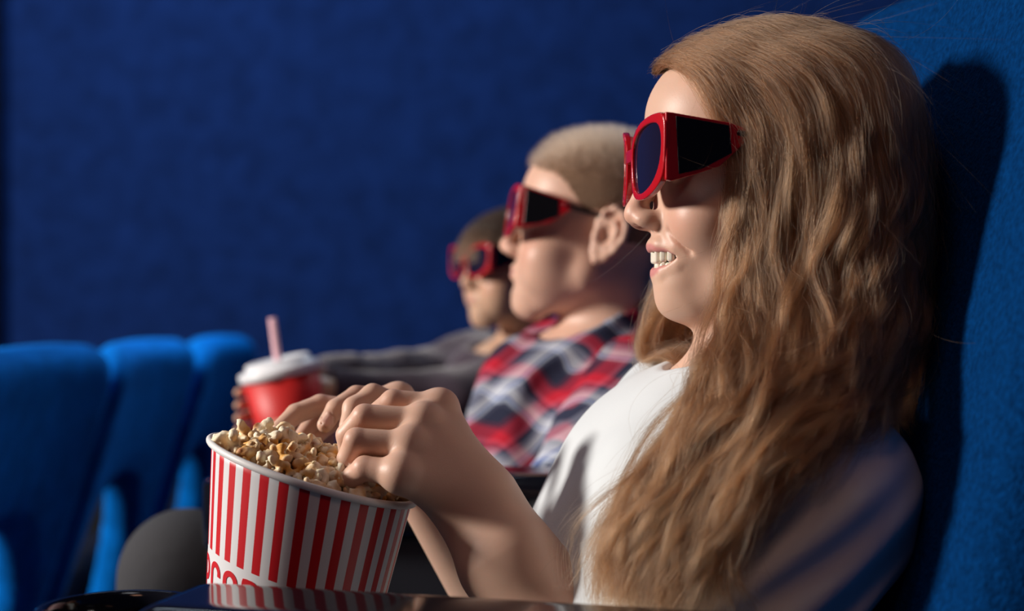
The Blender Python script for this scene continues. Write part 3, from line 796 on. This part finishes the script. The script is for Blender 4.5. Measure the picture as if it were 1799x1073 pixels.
# the two hands wrap the cup
cupc = PX(498, 690, 1.90)
def wrap_hand(W, side):
    # side +1: hand behind the cup, fingers coming round its left; -1: nearer hand low on the cup
    m_, p_, d_, t_ = [], [], [], []
    for i in range(4):
        z = .012 - .017 * i
        rr = .060
        def on(a): return cupc + V3(rr * math.sin(math.radians(a)), -rr * math.cos(math.radians(a)), z - .012)
        if side > 0: a0, a1, a2, a3 = 175, 215, 245, 268
        else: a0, a1, a2, a3 = 100, 60, 30, 5
        m_.append(on(a0)); p_.append(on(a1)); d_.append(on(a2)); t_.append(on(a3))
    return hand_ops(W, m_, p_, d_, t_)
Tc = wrap_hand(WTf, 1)
lowh = PX(470, 745, 1.87)
Tn = hand_ops(PX(560, 728, 1.92), [cupc + V3(.058, .0, -.03 - .016 * i) for i in range(4)], [cupc + V3(.040, -.046, -.035 - .016 * i) for i in range(4)],
              [cupc + V3(.018, -.057, -.036 - .016 * i) for i in range(4)], [cupc + V3(-.004, -.058, -.038 - .016 * i) for i in range(4)])
body = ft.w(head_ops(False, cheek=1.0, jaw=1.0)) + [('u', cone(ft.to_world((-26, 0, -45)), T_neck + V3(0, 0, -.02), .041, .044), .03)] + t_torso + [
    ('u', cone(STn, ETn, .036, .032), .03), ('u', cone(ETn, WTn, .031, .023), .02), ('u', cone(WTn, PX(560, 728, 1.92), .023, .022), .02),
    ('u', cone(STf, ETf, .036, .032), .03), ('u', cone(ETf, WTf, .031, .023), .02)] + Tc + Tn
V, F = surf(body, (-.46, 1.80, .60), (.22, 2.48, 1.18), .0027, .075, 16)
SK3 = SKIN_C * [.92, .90, .82]
kid = mesh_obj('person', V, F, SKIN, col=skin_colour(V, ft, False, base=SK3)); localise(kid, (-.02, 2.18, .5))
tag(kid, 'person with straight brown hair and dark sweater holding a red cup, farthest away', 'person')
def folds_t(P): return (lattice_noise(P, 18, 24, 2) * .006).astype(np.float32)
ts = infl(t_torso, .010) + [('u', cone(STn, ETn, .052, .048), .02), ('u', cone(ETn, WTn, .047, .036), .02), ('u', cone(STf, ETf, .052, .046), .02), ('u', cone(ETf, WTf, .045, .034), .02),
      ('u', cone(T_neck + V3(0, 0, -.012), T_neck + V3(0, 0, -.05), .056, .08), .02), ('d', folds_t, 0),
      ('s', cone(T_neck + V3(-.015, -.01, -.02), T_neck + V3(-.05, -.03, .08), .048, .085), .006),
      ('s', cone(WTn, WTn + (WTn - ETn) * .5, .045, .05), .003), ('s', cone(WTf, WTf + (WTf - ETf) * .5, .045, .05), .003)]
V, F = surf(ts, (-.46, 1.88, .60), (.20, 2.46, 1.02), .0045, .08)
child('sweater', V, F, simple('dark purple grey knit', (.060, .042, .058), .95, .15, bump=.5, bscale=500, sheen=.5), kid)
tr = [('u', cone((-.03, 2.12, .62), (-.40, 2.06, .64), .09, .065), .03), ('u', cone((-.03, 2.26, .62), (-.40, 2.26, .64), .09, .065), .03),
      ('u', cone((-.40, 2.06, .64), (-.48, 2.06, .2), .06, .045), .02), ('u', cone((-.40, 2.26, .64), (-.48, 2.26, .2), .06, .045), .02)]
V, F = surf(tr, (-.6, 1.93, .1), (.12, 2.4, .76), .009, .06)
child('trousers', V, F, JEANS, kid)
# ================================================================== 3D glasses (local millimetres in a head frame)
def chaikin(poly, n=3):
    P = np.array(poly, float)
    for _ in range(n):
        Q = np.roll(P, -1, 0); P = np.stack([P * .75 + Q * .25, P * .25 + Q * .75], 1).reshape(-1, 2)
    return P
def poly_sd(poly):
    poly = np.array(poly, np.float32)
    def f(x, y):
        p = np.stack([x, y], 1); d = np.full(len(x), 1e9, np.float32); s = np.ones(len(x), np.float32)
        for i in range(len(poly)):
            a = poly[i]; b2 = poly[i - 1]; e = b2 - a; wv = p - a
            t = np.clip((wv @ e) / (e @ e), 0, 1); q = wv - t[:, None] * e; d = np.minimum(d, (q * q).sum(1))
            c1 = p[:, 1] >= a[1]; c2 = p[:, 1] < b2[1]; c3 = e[0] * wv[:, 1] > e[1] * wv[:, 0]
            flip = (c1 & c2 & c3) | (~c1 & ~c2 & ~c3); s = np.where(flip, -s, s)
        return s * np.sqrt(d)
    return f
OUTL = poly_sd(chaikin([(7, 14), (22, 27), (48, 32), (69, 31.5), (70, 14), (68, -10), (54, -20), (34, -24.5), (15, -22), (8, -8)], 2))
HOLE = poly_sd(chaikin([(11.5, 12.5), (24, 22.5), (47, 27), (64, 24), (64.5, 2), (54, -13), (34, -20), (18, -18), (11.5, -6)], 2))
def usurf(P): return 90.5 - 9.5 * (P[:, 1] / 66.) ** 2
def frame_front(P):
    av = np.abs(P[:, 1]); d2 = np.maximum(OUTL(av, P[:, 2]), -HOLE(av, P[:, 2]))
    d2 = np.minimum(d2, np.maximum(np.abs(P[:, 1]) - 9.0, np.abs(P[:, 2] - 9.0) - 4.5))
    # outer end blocks reaching back to the temples
    t = np.abs(P[:, 0] - usurf(P)) - 2.4
    return np.minimum(np.maximum(d2, t), 0) + np.hypot(np.maximum(d2 + 1.2, 0), np.maximum(t + 1.2, 0)) - 1.2
def lens_fn(P):
    return np.maximum(HOLE(np.abs(P[:, 1]), P[:, 2]) - 1.0, np.abs(P[:, 0] - usurf(P) + .2) - .7)
TP = poly_sd([(81.5, 31), (78, 30.8), (40, 24.5), (30, 21), (26, 18), (26, 14), (38, 3), (46, -4), (62, -9.5), (78, -14), (81.5, -13)])
PP = poly_sd([(75, 28.5), (40, 22.5), (38, 4.5), (58, -6), (73, -9.5)])
def vside(u): return 67.0 + .045 * (86 - u)
def temple_fn(P):
    d2 = TP(P[:, 0], P[:, 2]); t = np.abs(P[:, 1] - vside(P[:, 0])) - 2.2
    return np.minimum(np.maximum(d2, t), 0) + np.hypot(np.maximum(d2 + 1, 0), np.maximum(t + 1, 0)) - 1.
def panel_fn(P):
    return np.maximum(PP(P[:, 0], P[:, 2]), np.abs(P[:, 1] - vside(P[:, 0]) - 1.9) - .8)
def mirror_fn(fn): return lambda P: fn(P * V3(1, -1, 1))
LENS = simple('dark lens', (.012, .010, .03), .05, .5); LENS.node_tree.nodes['Principled BSDF'].inputs['Transmission Weight'].default_value = .15
LENS.node_tree.nodes['Principled BSDF'].inputs['Coat Weight'].default_value = .5
def gmesh(name, fns, lo, hi, h, mat, parent):
    V, F = surf([('u', f, .3) for f in fns], lo, hi, h, 8., 12)
    return mesh_obj(name, V * .001, F, mat, parent)
def make_glasses():
    root = empty('glasses')
    front = gmesh('frame', [frame_front], (74, -72, -32), (98, 72, 38), .55, RED_PL, root)
    for s in (1, -1):
        fn = lens_fn
        box_l = ((74, 5, -24), (96, 70, 30)) if s > 0 else ((74, -70, -24), (96, -5, 30))
        gmesh('lens', [fn], *box_l, .6, LENS, root)
        f1 = temple_fn if s > 0 else mirror_fn(temple_fn); f2 = panel_fn if s > 0 else mirror_fn(panel_fn)
        y0, y1 = (60, 78) if s > 0 else (-78, -60)
        t = gmesh('temple', [f1], (18, y0, -22), (92, y1, 38), .55, RED_PL, root)
        p = gmesh('temple_panel', [f2], (30, y0, -16), (84, y1, 32), .5, BLACK_PL, root); p.parent = t
        arm_ = [(33, 69.3, 17.5, 3.0), (24, 70.5, 15.5, 2.6), (5, 72, 13, 2.2), (-14, 72.5, 10.5, 2.2), (-26, 72.5, 4, 2.2), (-36, 72, -10, 2.0)]
        if s < 0: arm_ = [(a, -b2, c2, d) for a, b2, c2, d in arm_]
        tt = surf(chain(arm_, .5), (-42, min(arm_[0][1], arm_[2][1]) - 8, -16), (42, max(arm_[0][1], arm_[2][1]) + 8, 26), .6, 8., 12)
        a_ = mesh_obj('temple_tip', tt[0] * .001, tt[1], BLACK_PL, root); a_.parent = t
    return root
g0 = make_glasses()
for i, (fr, lab) in enumerate([(fg, 'red and black 3D glasses worn by the long-haired person, nearest the viewer'),
                               (fb, 'red and black 3D glasses worn by the person in the plaid shirt'),
                               (ft, 'red and black 3D glasses worn by the person in the dark sweater')]):
    g = g0 if i == 0 else copy_tree(g0)
    g.matrix_world = fr.matrix(); tag(g, lab, 'glasses', 'red 3D glasses worn by the audience')
# ================================================================== hair
def hair_curves(name, strands, radii, mat, parent):
    """strands: (N, K, 3) world points"""
    N, K, _ = strands.shape
    cu = bpy.data.hair_curves.new(name); cu.add_curves([K] * N)
    pts = (strands - np.array(parent.location)).astype(np.float32)
    if 'position' not in cu.attributes: cu.attributes.new('position', 'FLOAT_VECTOR', 'POINT')
    cu.attributes['position'].data.foreach_set('vector', pts.ravel())
    ra = cu.attributes.get('radius') or cu.attributes.new('radius', 'FLOAT', 'POINT')
    ra.data.foreach_set('value', np.broadcast_to(radii, (N, K)).astype(np.float32).ravel())
    cu.materials.append(mat)
    o = bpy.data.objects.new(name, cu); link(o, parent); return o
def catmull(P, K):
    P = np.asarray(P, float); n = len(P)
    Q = np.vstack([2 * P[0] - P[1], P, 2 * P[-1] - P[-2]])
    seg = np.linalg.norm(np.diff(P, axis=0), axis=1); cum = np.concatenate([[0], np.cumsum(seg)])
    out = []
    for s in np.linspace(0, cum[-1], K):
        i = min(np.searchsorted(cum, s, side='right') - 1, n - 2); t = (s - cum[i]) / max(seg[i], 1e-9)
        a, b2, c2, d = Q[i], Q[i + 1], Q[i + 2], Q[i + 3]
        out.append(.5 * ((2 * b2) + (-a + c2) * t + (2 * a - 5 * b2 + 4 * c2 - d) * t * t + (-a + 3 * b2 - 3 * c2 + d) * t ** 3))
    return np.array(out)
HK = 46
def G(*p):
    C = catmull([PX(q[0] - .30 * max(q[0] - 1500, 0), q[1] + 25 * min(max((150 - q[1]) / 90, 0), 1), q[2]) for q in p], HK)
    if p[0][2] <= 1.0 and p[3][2] < .99:              # hair on the near side lies on the outside of the shirt
        cam_ = np.array([0, 0, CAMZ]); k = np.ones(HK)
        for _ in range(60):
            Q = cam_ + (C - cam_) * k[:, None]; d = field(G_SHIRT, Q.astype(np.float32)); m = d < .010
            if not m.any(): break
            k[m] -= .003
        k2 = np.array([k[max(0, i - 3):i + 4].min() for i in range(HK)]); k2 = np.convolve(np.pad(k2, 3, mode='edge'), np.ones(7) / 7, 'valid')
        C = cam_ + (C - cam_) * k2[:, None]
    return C
near = [
 G((1168,135,1.0),(1190,112,.975),(1232,140,.955),(1275,210,.944),(1296,300,.938),(1296,400,.936),(1290,500,.938),(1276,590,.945),(1245,680,.955),(1190,770,.955),(1125,860,.948),(1075,960,.940),(1045,1060,.936)),
 G((1185,112,1.0),(1225,102,.968),(1280,140,.945),(1330,230,.932),(1345,350,.930),(1338,470,.930),(1318,590,.935),(1290,690,.940),(1240,790,.942),(1180,880,.938),(1125,970,.932),(1100,1080,.928)),
 G((1210,92,1.0),(1262,82,.962),(1330,120,.936),(1392,220,.922),(1405,350,.922),(1398,480,.922),(1378,610,.926),(1345,710,.930),(1283,800,.932),(1213,890,.930),(1158,980,.925),(1135,1090,.920)),
 G((1240,74,1.0),(1310,64,.956),(1390,110,.928),(1450,210,.915),(1462,340,.914),(1455,480,.914),(1436,610,.915),(1393,715,.915),(1318,800,.915),(1243,890,.914),(1185,980,.912),(1160,1100,.910)),
 G((1280,58,1.0),(1360,48,.955),(1450,96,.925),(1508,200,.912),(1520,340,.910),(1512,480,.908),(1495,610,.905),(1448,705,.900),(1365,790,.893),(1280,880,.895),(1220,970,.896),(1190,1090,.896)),
 G((1320,46,1.0),(1410,40,.958),(1505,90,.930),(1562,200,.914),(1572,340,.910),(1566,480,.908),(1550,600,.903),(1500,690,.892),(1420,770,.872),(1330,850,.868),(1262,945,.872)),
 G((1360,38,1.0),(1460,40,.965),(1550,100,.938),(1600,210,.922),(1612,340,.918),(1608,470,.916),(1596,590,.912),(1555,680,.900),(1500,740,.874),(1430,795,.858)),
 G((1400,36,1.0),(1500,46,.975),(1585,112,.955),(1628,220,.940),(1642,350,.936),(1640,480,.934),(1625,590,.930),(1600,680,.920),(1560,750,.905)),
 G((1430,36,1.01),(1530,56,1.0),(1605,130,.985),(1645,240,.972),(1656,360,.966),(1652,480,.962),(1640,590,.955),(1620,690,.945),(1600,770,.935)),
]
far = [
 G((1168,135,1.0),(1178,122,1.022),(1195,170,1.05),(1195,290,1.062),(1190,400,1.066),(1178,500,1.07),(1155,570,1.072),(1140,620,1.068),(1175,665,1.055),(1230,700,1.03),(1270,740,1.00)),
 G((1185,112,1.0),(1205,104,1.03),(1240,160,1.06),(1250,290,1.07),(1250,420,1.072),(1230,520,1.07),(1190,590,1.07),(1180,640,1.06),(1225,690,1.04),(1280,740,1.01),(1310,800,.985)),
 G((1240,74,1.0),(1290,80,1.045),(1350,160,1.072),(1360,300,1.08),(1350,450,1.08),(1320,570,1.075),(1290,660,1.06),(1320,740,1.02),(1350,800,.98)),
 G((1320,46,1.0),(1400,60,1.045),(1470,150,1.07),(1490,300,1.075),(1480,450,1.07),(1460,580,1.06),(1440,680,1.04),(1430,770,1.0),(1410,850,.97)),
 G((1400,36,1.0),(1510,56,1.03),(1590,150,1.04),(1620,300,1.04),(1620,450,1.03),(1600,590,1.015),(1580,700,.99),(1550,790,.96)),
 G((1430,36,1.01),(1530,56,1.0),(1605,130,.995),(1645,240,.985),(1656,360,.980),(1652,480,.975),(1640,590,.965),(1620,690,.955),(1600,770,.94)),
]
near = np.array(near); far = np.array(far)
def interp_guides(Gs, s):
    i = min(int(s), len(Gs) - 2); t = s - i
    return Gs[i] * (1 - t) + Gs[i + 1] * t
hr = np.random.default_rng(11)
HAIRSEED = 1
HC = fg.to_world((-12, 0, 30)); 
skull = fg.w([('u', ell((-12, 0, 30), (88, 69, 69)), 1), ('u', ell((28, 0, 38), (48, 51, 40)), 18), ('u', ell((20, 0, -25), (54, 53, 60)), 22)])
def grad(ops, P, e=.002):
    g = np.stack([field(ops, (P + d).astype(np.float32)) - field(ops, (P - d).astype(np.float32)) for d in np.eye(3) * e], 1)
    return g / (np.linalg.norm(g, axis=1)[:, None] + 1e-9)
def push_out(ops, P, clear):
    sh = P.shape; Q = P.reshape(-1, 3).astype(np.float32)
    for _ in range(2):
        d = field(ops, Q); m = d < clear
        if m.any(): Q[m] += grad(ops, Q[m]) * (clear - d[m])[:, None]
    return Q.reshape(sh).astype(float)
T = np.linspace(0, 1, HK)
clumps = []
def make_clump(Gs, s, depth, amp):
    base = interp_guides(Gs, s)
    out = base.copy()
    # depth: outwards from the head/body centre line, growing away from the root
    cen = np.array([HC[0] + .0, 1.0, 0]); rad = base - cen; rad[:, 2] = 0; rad /= np.linalg.norm(rad, axis=1)[:, None] + 1e-9
    out += rad * (depth * np.clip(T * 5, .15, 1))[:, None]
    ph = hr.uniform(0, 6.28, 4); wl = hr.uniform(.085, .17)
    L = np.concatenate([[0], np.cumsum(np.linalg.norm(np.diff(base, axis=0), axis=1))])
    env = np.clip((L - .05) / .18, 0, 1) * amp
    tang = np.gradient(base, axis=0); tang /= np.linalg.norm(tang, axis=1)[:, None] + 1e-9
    side = np.cross(tang, rad); 
    out += side * (env * np.sin(L / wl * 6.28 + ph[0]))[:, None] + rad * (env * .6 * np.sin(L / (wl * .8) * 6.28 + ph[1]))[:, None]
    out += side * (hr.normal() * .006 * np.clip(L / .25, 0, 1.6))[:, None]
    return out
depths = []
for _ in range(330):
    s = hr.uniform(.0, 1) * (len(near) - 1.001); depths.append(hr.uniform(-.004, .009)); clumps.append((make_clump(near, s, depths[-1], hr.uniform(.004, .011)), 1))
for _ in range(60):
    s = hr.uniform(.3, 2.4); clumps.append((make_clump(near, s, hr.uniform(.0, .010), hr.uniform(.004, .011)), 1))
for _i in range(200):
    s = hr.uniform(0, len(far) - 1.001) if _i > 60 else hr.uniform(0, 1.3); clumps.append((make_clump(far, s, hr.uniform(-.004, .008), hr.uniform(.003, .008)), 0))
locks = [G((1330,560,.93),(1300,640,.94),(1245,700,.95),(1170,770,.95),(1112,850,.95),(1070,930,.95),(1052,1010,.95),(1046,1090,.95)),
         G((1330,600,.93),(1290,680,.94),(1215,752,.95),(1150,822,.95),(1098,900,.95),(1092,985,.95),(1040,1080,.95)),
         G((1340,560,.93),(1285,650,.94),(1215,730,.95),(1185,790,.95),(1120,870,.95),(1085,960,.95),(1100,1060,.95)),
         G((1450,640,.90),(1410,740,.90),(1385,830,.88),(1320,920,.87),(1290,1000,.87),(1330,1080,.87)),
         G((1500,640,.90),(1470,730,.89),(1420,810,.87),(1345,880,.86),(1285,930,.86),(1240,1010,.86)),
         G((1400,640,.91),(1360,760,.90),(1300,850,.90),(1315,930,.89),(1270,1010,.89),(1290,1090,.88))]
for L_ in locks: clumps += [(L_ + hr.normal(size=3) * .0012, 2), (L_ + hr.normal(size=3) * .0022, 2)]
CL = np.array([c for c, _ in clumps])
CL = push_out(skull, CL, .0055); CL = push_out(G_SHIRT, CL, .006)
isnear = np.array([n for _, n in clumps])
# strands
NS = 105
strands = []
for ci, C in enumerate(CL):
    n = NS if isnear[ci] else 70
    tang = np.gradient(C, axis=0); tang /= np.linalg.norm(tang, axis=1)[:, None] + 1e-9
    a1 = np.cross(tang, [0.1, 1, 0.05]); a1 /= np.linalg.norm(a1, axis=1)[:, None] + 1e-9; a2 = np.cross(tang, a1)
    q = hr.normal(size=(n, 2)) * .5; cut = hr.uniform(.80, 1.0, n); frizz = np.abs(hr.normal(size=n)) ** 1.5
    lk = .33 if isnear[ci] == 2 else 1.
    w_env = lk * (.0072 - .0050 * T ** .7) * np.clip(T * 6, .3, 1) 
    ph = hr.uniform(0, 6.28, (n, 3)); fr = hr.uniform(3, 9, (n, 1))
    wob = frizz[:, None] * .0008 * np.sin(T[None] * 6.28 * fr + ph[:, :1]) + frizz[:, None] * .0035 * T[None] ** 1.2 * np.sin(T[None] * 6.28 * 1.6 + ph[:, 1:2])
    wob2 = frizz[:, None] * .0011 * np.sin(T[None] * 6.28 * fr + ph[:, 2:3]) + .0012 * np.sin(T[None] * 12 + ph[:, 1:2])
    # cut: resample each strand to a shorter length
    for j in range(n):
        tt = T * cut[j]
        cc = np.stack([np.interp(tt, T, C[:, k]) for k in range(3)], 1)
        A1 = a1; A2 = a2
        strands.append(cc + A1 * (q[j, 0] * w_env + wob[j])[:, None] + A2 * (q[j, 1] * w_env * .6 + wob2[j])[:, None])
strands = np.array(strands)
strands = push_out(skull, strands, .003)
# fly-away hairs above the crown, at the forehead and behind
fly = []
for _ in range(420):
    s = hr.uniform(0, len(near) - 1.001); src = near if hr.random() < .7 else far
    b0 = interp_guides(src, min(s, len(src) - 1.01)); k0 = int(hr.uniform(0, HK * .55)); L = hr.uniform(.05, .14)
    p = b0[k0].copy(); out = p - HC; out[1] *= .8; out /= np.linalg.norm(out)
    tg = b0[min(k0 + 2, HK - 1)] - b0[k0]; tg /= np.linalg.norm(tg) + 1e-9
    d = tg * .9 + out * hr.uniform(.1, .5) + hr.normal(size=3) * .25; d /= np.linalg.norm(d)
    pts = [p + out * .004]; bend = hr.normal(size=3) * .05 + tg * .05 - out * .045
    for i in range(HK - 1):
        d = d + bend * .6; d /= np.linalg.norm(d); pts.append(pts[-1] + d * L / HK)
    fly.append(pts)
fly = push_out(skull, np.array(fly), .003)
HAIR_G = hair_mat('light brown hair', (.130, .056, .0235), .34, .32)
taper = (1 - .55 * T ** 3)
hair_curves('hair_strands', np.concatenate([strands]), .000052 * 1.15 * taper, HAIR_G, girl)
hair_curves('flyaway_hair', fly, .000046 * taper, HAIR_G, girl)
# solid body of the hair under the strands
HAIR_BASE = simple('hair mass', (.085, .038, .017), .6, .3, bump=.25, bscale=900, bdist=.001)
def segset(A, B, r):
    A = A.astype(np.float32); B = B.astype(np.float32); AB = B - A; L2 = (AB * AB).sum(1) + 1e-12
    def f(P):
        c = P.mean(0); R = np.abs(P - c).max() * 1.8
        out = np.full(len(P), 9., np.float32)
        if R < .08:
            pa = c - A; t = np.clip((pa * AB).sum(1) / L2, 0, 1); d = np.linalg.norm(pa - t[:, None] * AB, axis=1)
            idx = np.where(d < d.min() + 2 * R + .0)[0]
            if d.min() > R + .05: return np.full(len(P), d.min() - R, np.float32)
            if len(idx) > 260: idx = idx[np.argsort(d[idx])[:260]]
        else: idx = range(len(A))
        for i in idx:
            pa = P - A[i]; t = np.clip(pa @ AB[i] / L2[i], 0, 1); dd = pa - t[:, None] * AB[i]
            out = np.minimum(out, np.sqrt((dd * dd).sum(1)) - r)
        return out
    return f
sel = [i for i in range(0, len(CL)) if (i < len(depths) and depths[i] < -.0005) or (isnear[i] == 0 and i % 2)]
A = np.concatenate([CL[i][:34:2][:-1] for i in sel]); B = np.concatenate([CL[i][:34:2][1:] for i in sel])
cap = fg.w([('u', ell((-14, 0, 33), (89.5, 70.2, 70.2)), 1), ('s', ell((78, 0, -8), (64, 76, 66)), 6), ('s', box((60, 0, -100), (60, 90, 60), 5), 6), ('s', box((0, 0, -100), (160, 90, 62), 5), 6)])
V, F = surf([('u', segset(A, B, .0030), .003)] + cap, (-.0, .84, .72), (.36, 1.12, 1.24), .0030, .02, 12)
child('hair', V, F, HAIR_BASE, girl)
# ---------------------------------------------------------------- short hair
def short_hair(fr, root, name, n, mask, length, direction, mat, radius, jitter=.25, K=7, curl=0.):
    """roots on the skull ellipsoid where mask(local) is true"""
    pts = []
    sk = [('u', ell((-12, 0, 30), (88, 69, 69)), 1), ('u', ell((28, 0, 38), (48, 51, 40)), 18), ('u', ell((20, 0, -25), (54, 53, 60)), 22)]
    while sum(len(p) for p in pts) < n:
        d = hr.normal(size=(n, 3)); d /= np.linalg.norm(d, axis=1)[:, None]
        q = V3(-8, 0, 22) + d * V3(95, 76, 80)
        for _ in range(3):
            q = q - grad(sk, q.astype(np.float32), 1.) * field(sk, q.astype(np.float32))[:, None]
        pts.append(q[mask(q)])
    q = np.concatenate(pts)[:n]; nr = grad(sk, q.astype(np.float32), 1.)
    L = length(q) * hr.uniform(.75, 1.1, len(q)); dr = direction(q, nr) + hr.normal(size=q.shape) * jitter
    dr /= np.linalg.norm(dr, axis=1)[:, None]
    S = [q - nr * .5]; cur = dr
    for i in range(K - 1):
        cur = cur + V3(0, 0, -curl) ; cur /= np.linalg.norm(cur, axis=1)[:, None]
        S.append(S[-1] + cur * (L / (K - 1))[:, None])
    S = np.stack(S, 1)
    if curl:
        sh = S.shape; Q = S.reshape(-1, 3).astype(np.float32)
        dd = field(sk, Q); m = dd < .8; Q[m] += grad(sk, Q[m], 1.) * (.8 - dd[m])[:, None]; S = Q.reshape(sh)
    W = (S.reshape(-1, 3) * fr.s) @ fr.M.T + fr.o
    return hair_curves(name, W.reshape(S.shape), radius * np.linspace(1, .55, K), mat, root)
def boymask(q):
    q = q + lattice_noise(q, .07, 5, 3)[:, None] * 5
    x, y, z = q[:, 0], np.abs(q[:, 1]), q[:, 2]
    front = 73 - .0065 * y * y
    line = (z > 42 + np.clip((x - 40) * .42, 0, 20)) & (x < 76)
    side = (x < 40 - .9 * (44 - z)) & (z > -2 + .0 * x)
    back = (x < -26) & (z > -42)
    return (line | (side & (z > 2)) | back) & ~((np.abs(x + 14) < 20) & (z < 22) & (y > 55))
def boylen(q):
    z = q[:, 2]; return 3.5 + np.clip((z - 44) / 36, 0, 1) * 15
def boydir(q, n): return n * 1.0 + V3(.35, 0, .45)
HAIR_B = hair_mat('short blond hair', (.58, .33, .22), .4, .25)
short_hair(fb, boy, 'hair_strands', 26000, boymask, boylen, boydir, HAIR_B, .00019, .38)
def cap_mesh(fr, root, mask, thick, mat, h=.0022):
    sk = [('u', ell((-12, 0, 30), (88 + thick, 69 + thick, 69 + thick)), 1), ('u', ell((28, 0, 38), (48 + thick, 51 + thick, 40 + thick)), 18)]
    cutter = lambda P: np.where(mask(P), -6., 6.).astype(np.float32)
    V, F = surf(fr.w(sk), fr.o - .13, fr.o + .14, h, .03)
    loc = fr.to_local(V); k = mask(loc); F = F[k[F].all(1)]
    used = np.unique(F); mp_ = np.zeros(len(V), int); mp_[used] = np.arange(len(used))
    return child('hair', V[used], mp_[F].astype(np.int32), mat, root)
cap_mesh(fb, boy, lambda q: boymask(q + lattice_noise(q, .25, 5)[:, None] * 5), .7, simple('cropped blond hair', (.22, .13, .08), .8, .2, bump=.8, bscale=700, bdist=.002))
def kidmask(q):
    x, y, z = q[:, 0], np.abs(q[:, 1]), q[:, 2]
    return ((z > 34) | ((x < 30) & (z > -6)) | ((x < -24) & (z > -50)))
def kidlen(q):
    x, z = q[:, 0], q[:, 2]; return 34 + np.clip((z - 20) / 60, 0, 1) * 28 
def kiddir(q, n):
    o = n * .55 + V3(.25, 0, -.35) + np.stack([np.where(q[:, 0] > -10, .7, -.3), np.sign(q[:, 1]) * .15, -.25 * np.ones(len(q))], 1); return o
HAIR_T = hair_mat('straight brown hair', (.055, .027, .014), .4, .3)
short_hair(ft, kid, 'hair_strands', 16000, kidmask, kidlen, kiddir, HAIR_T, .00014, .12, 12, .22)
cap_mesh(ft, kid, kidmask, 4, simple('brown hair mass', (.035, .018, .010), .8, .2, bump=.8, bscale=500, bdist=.002), .003)
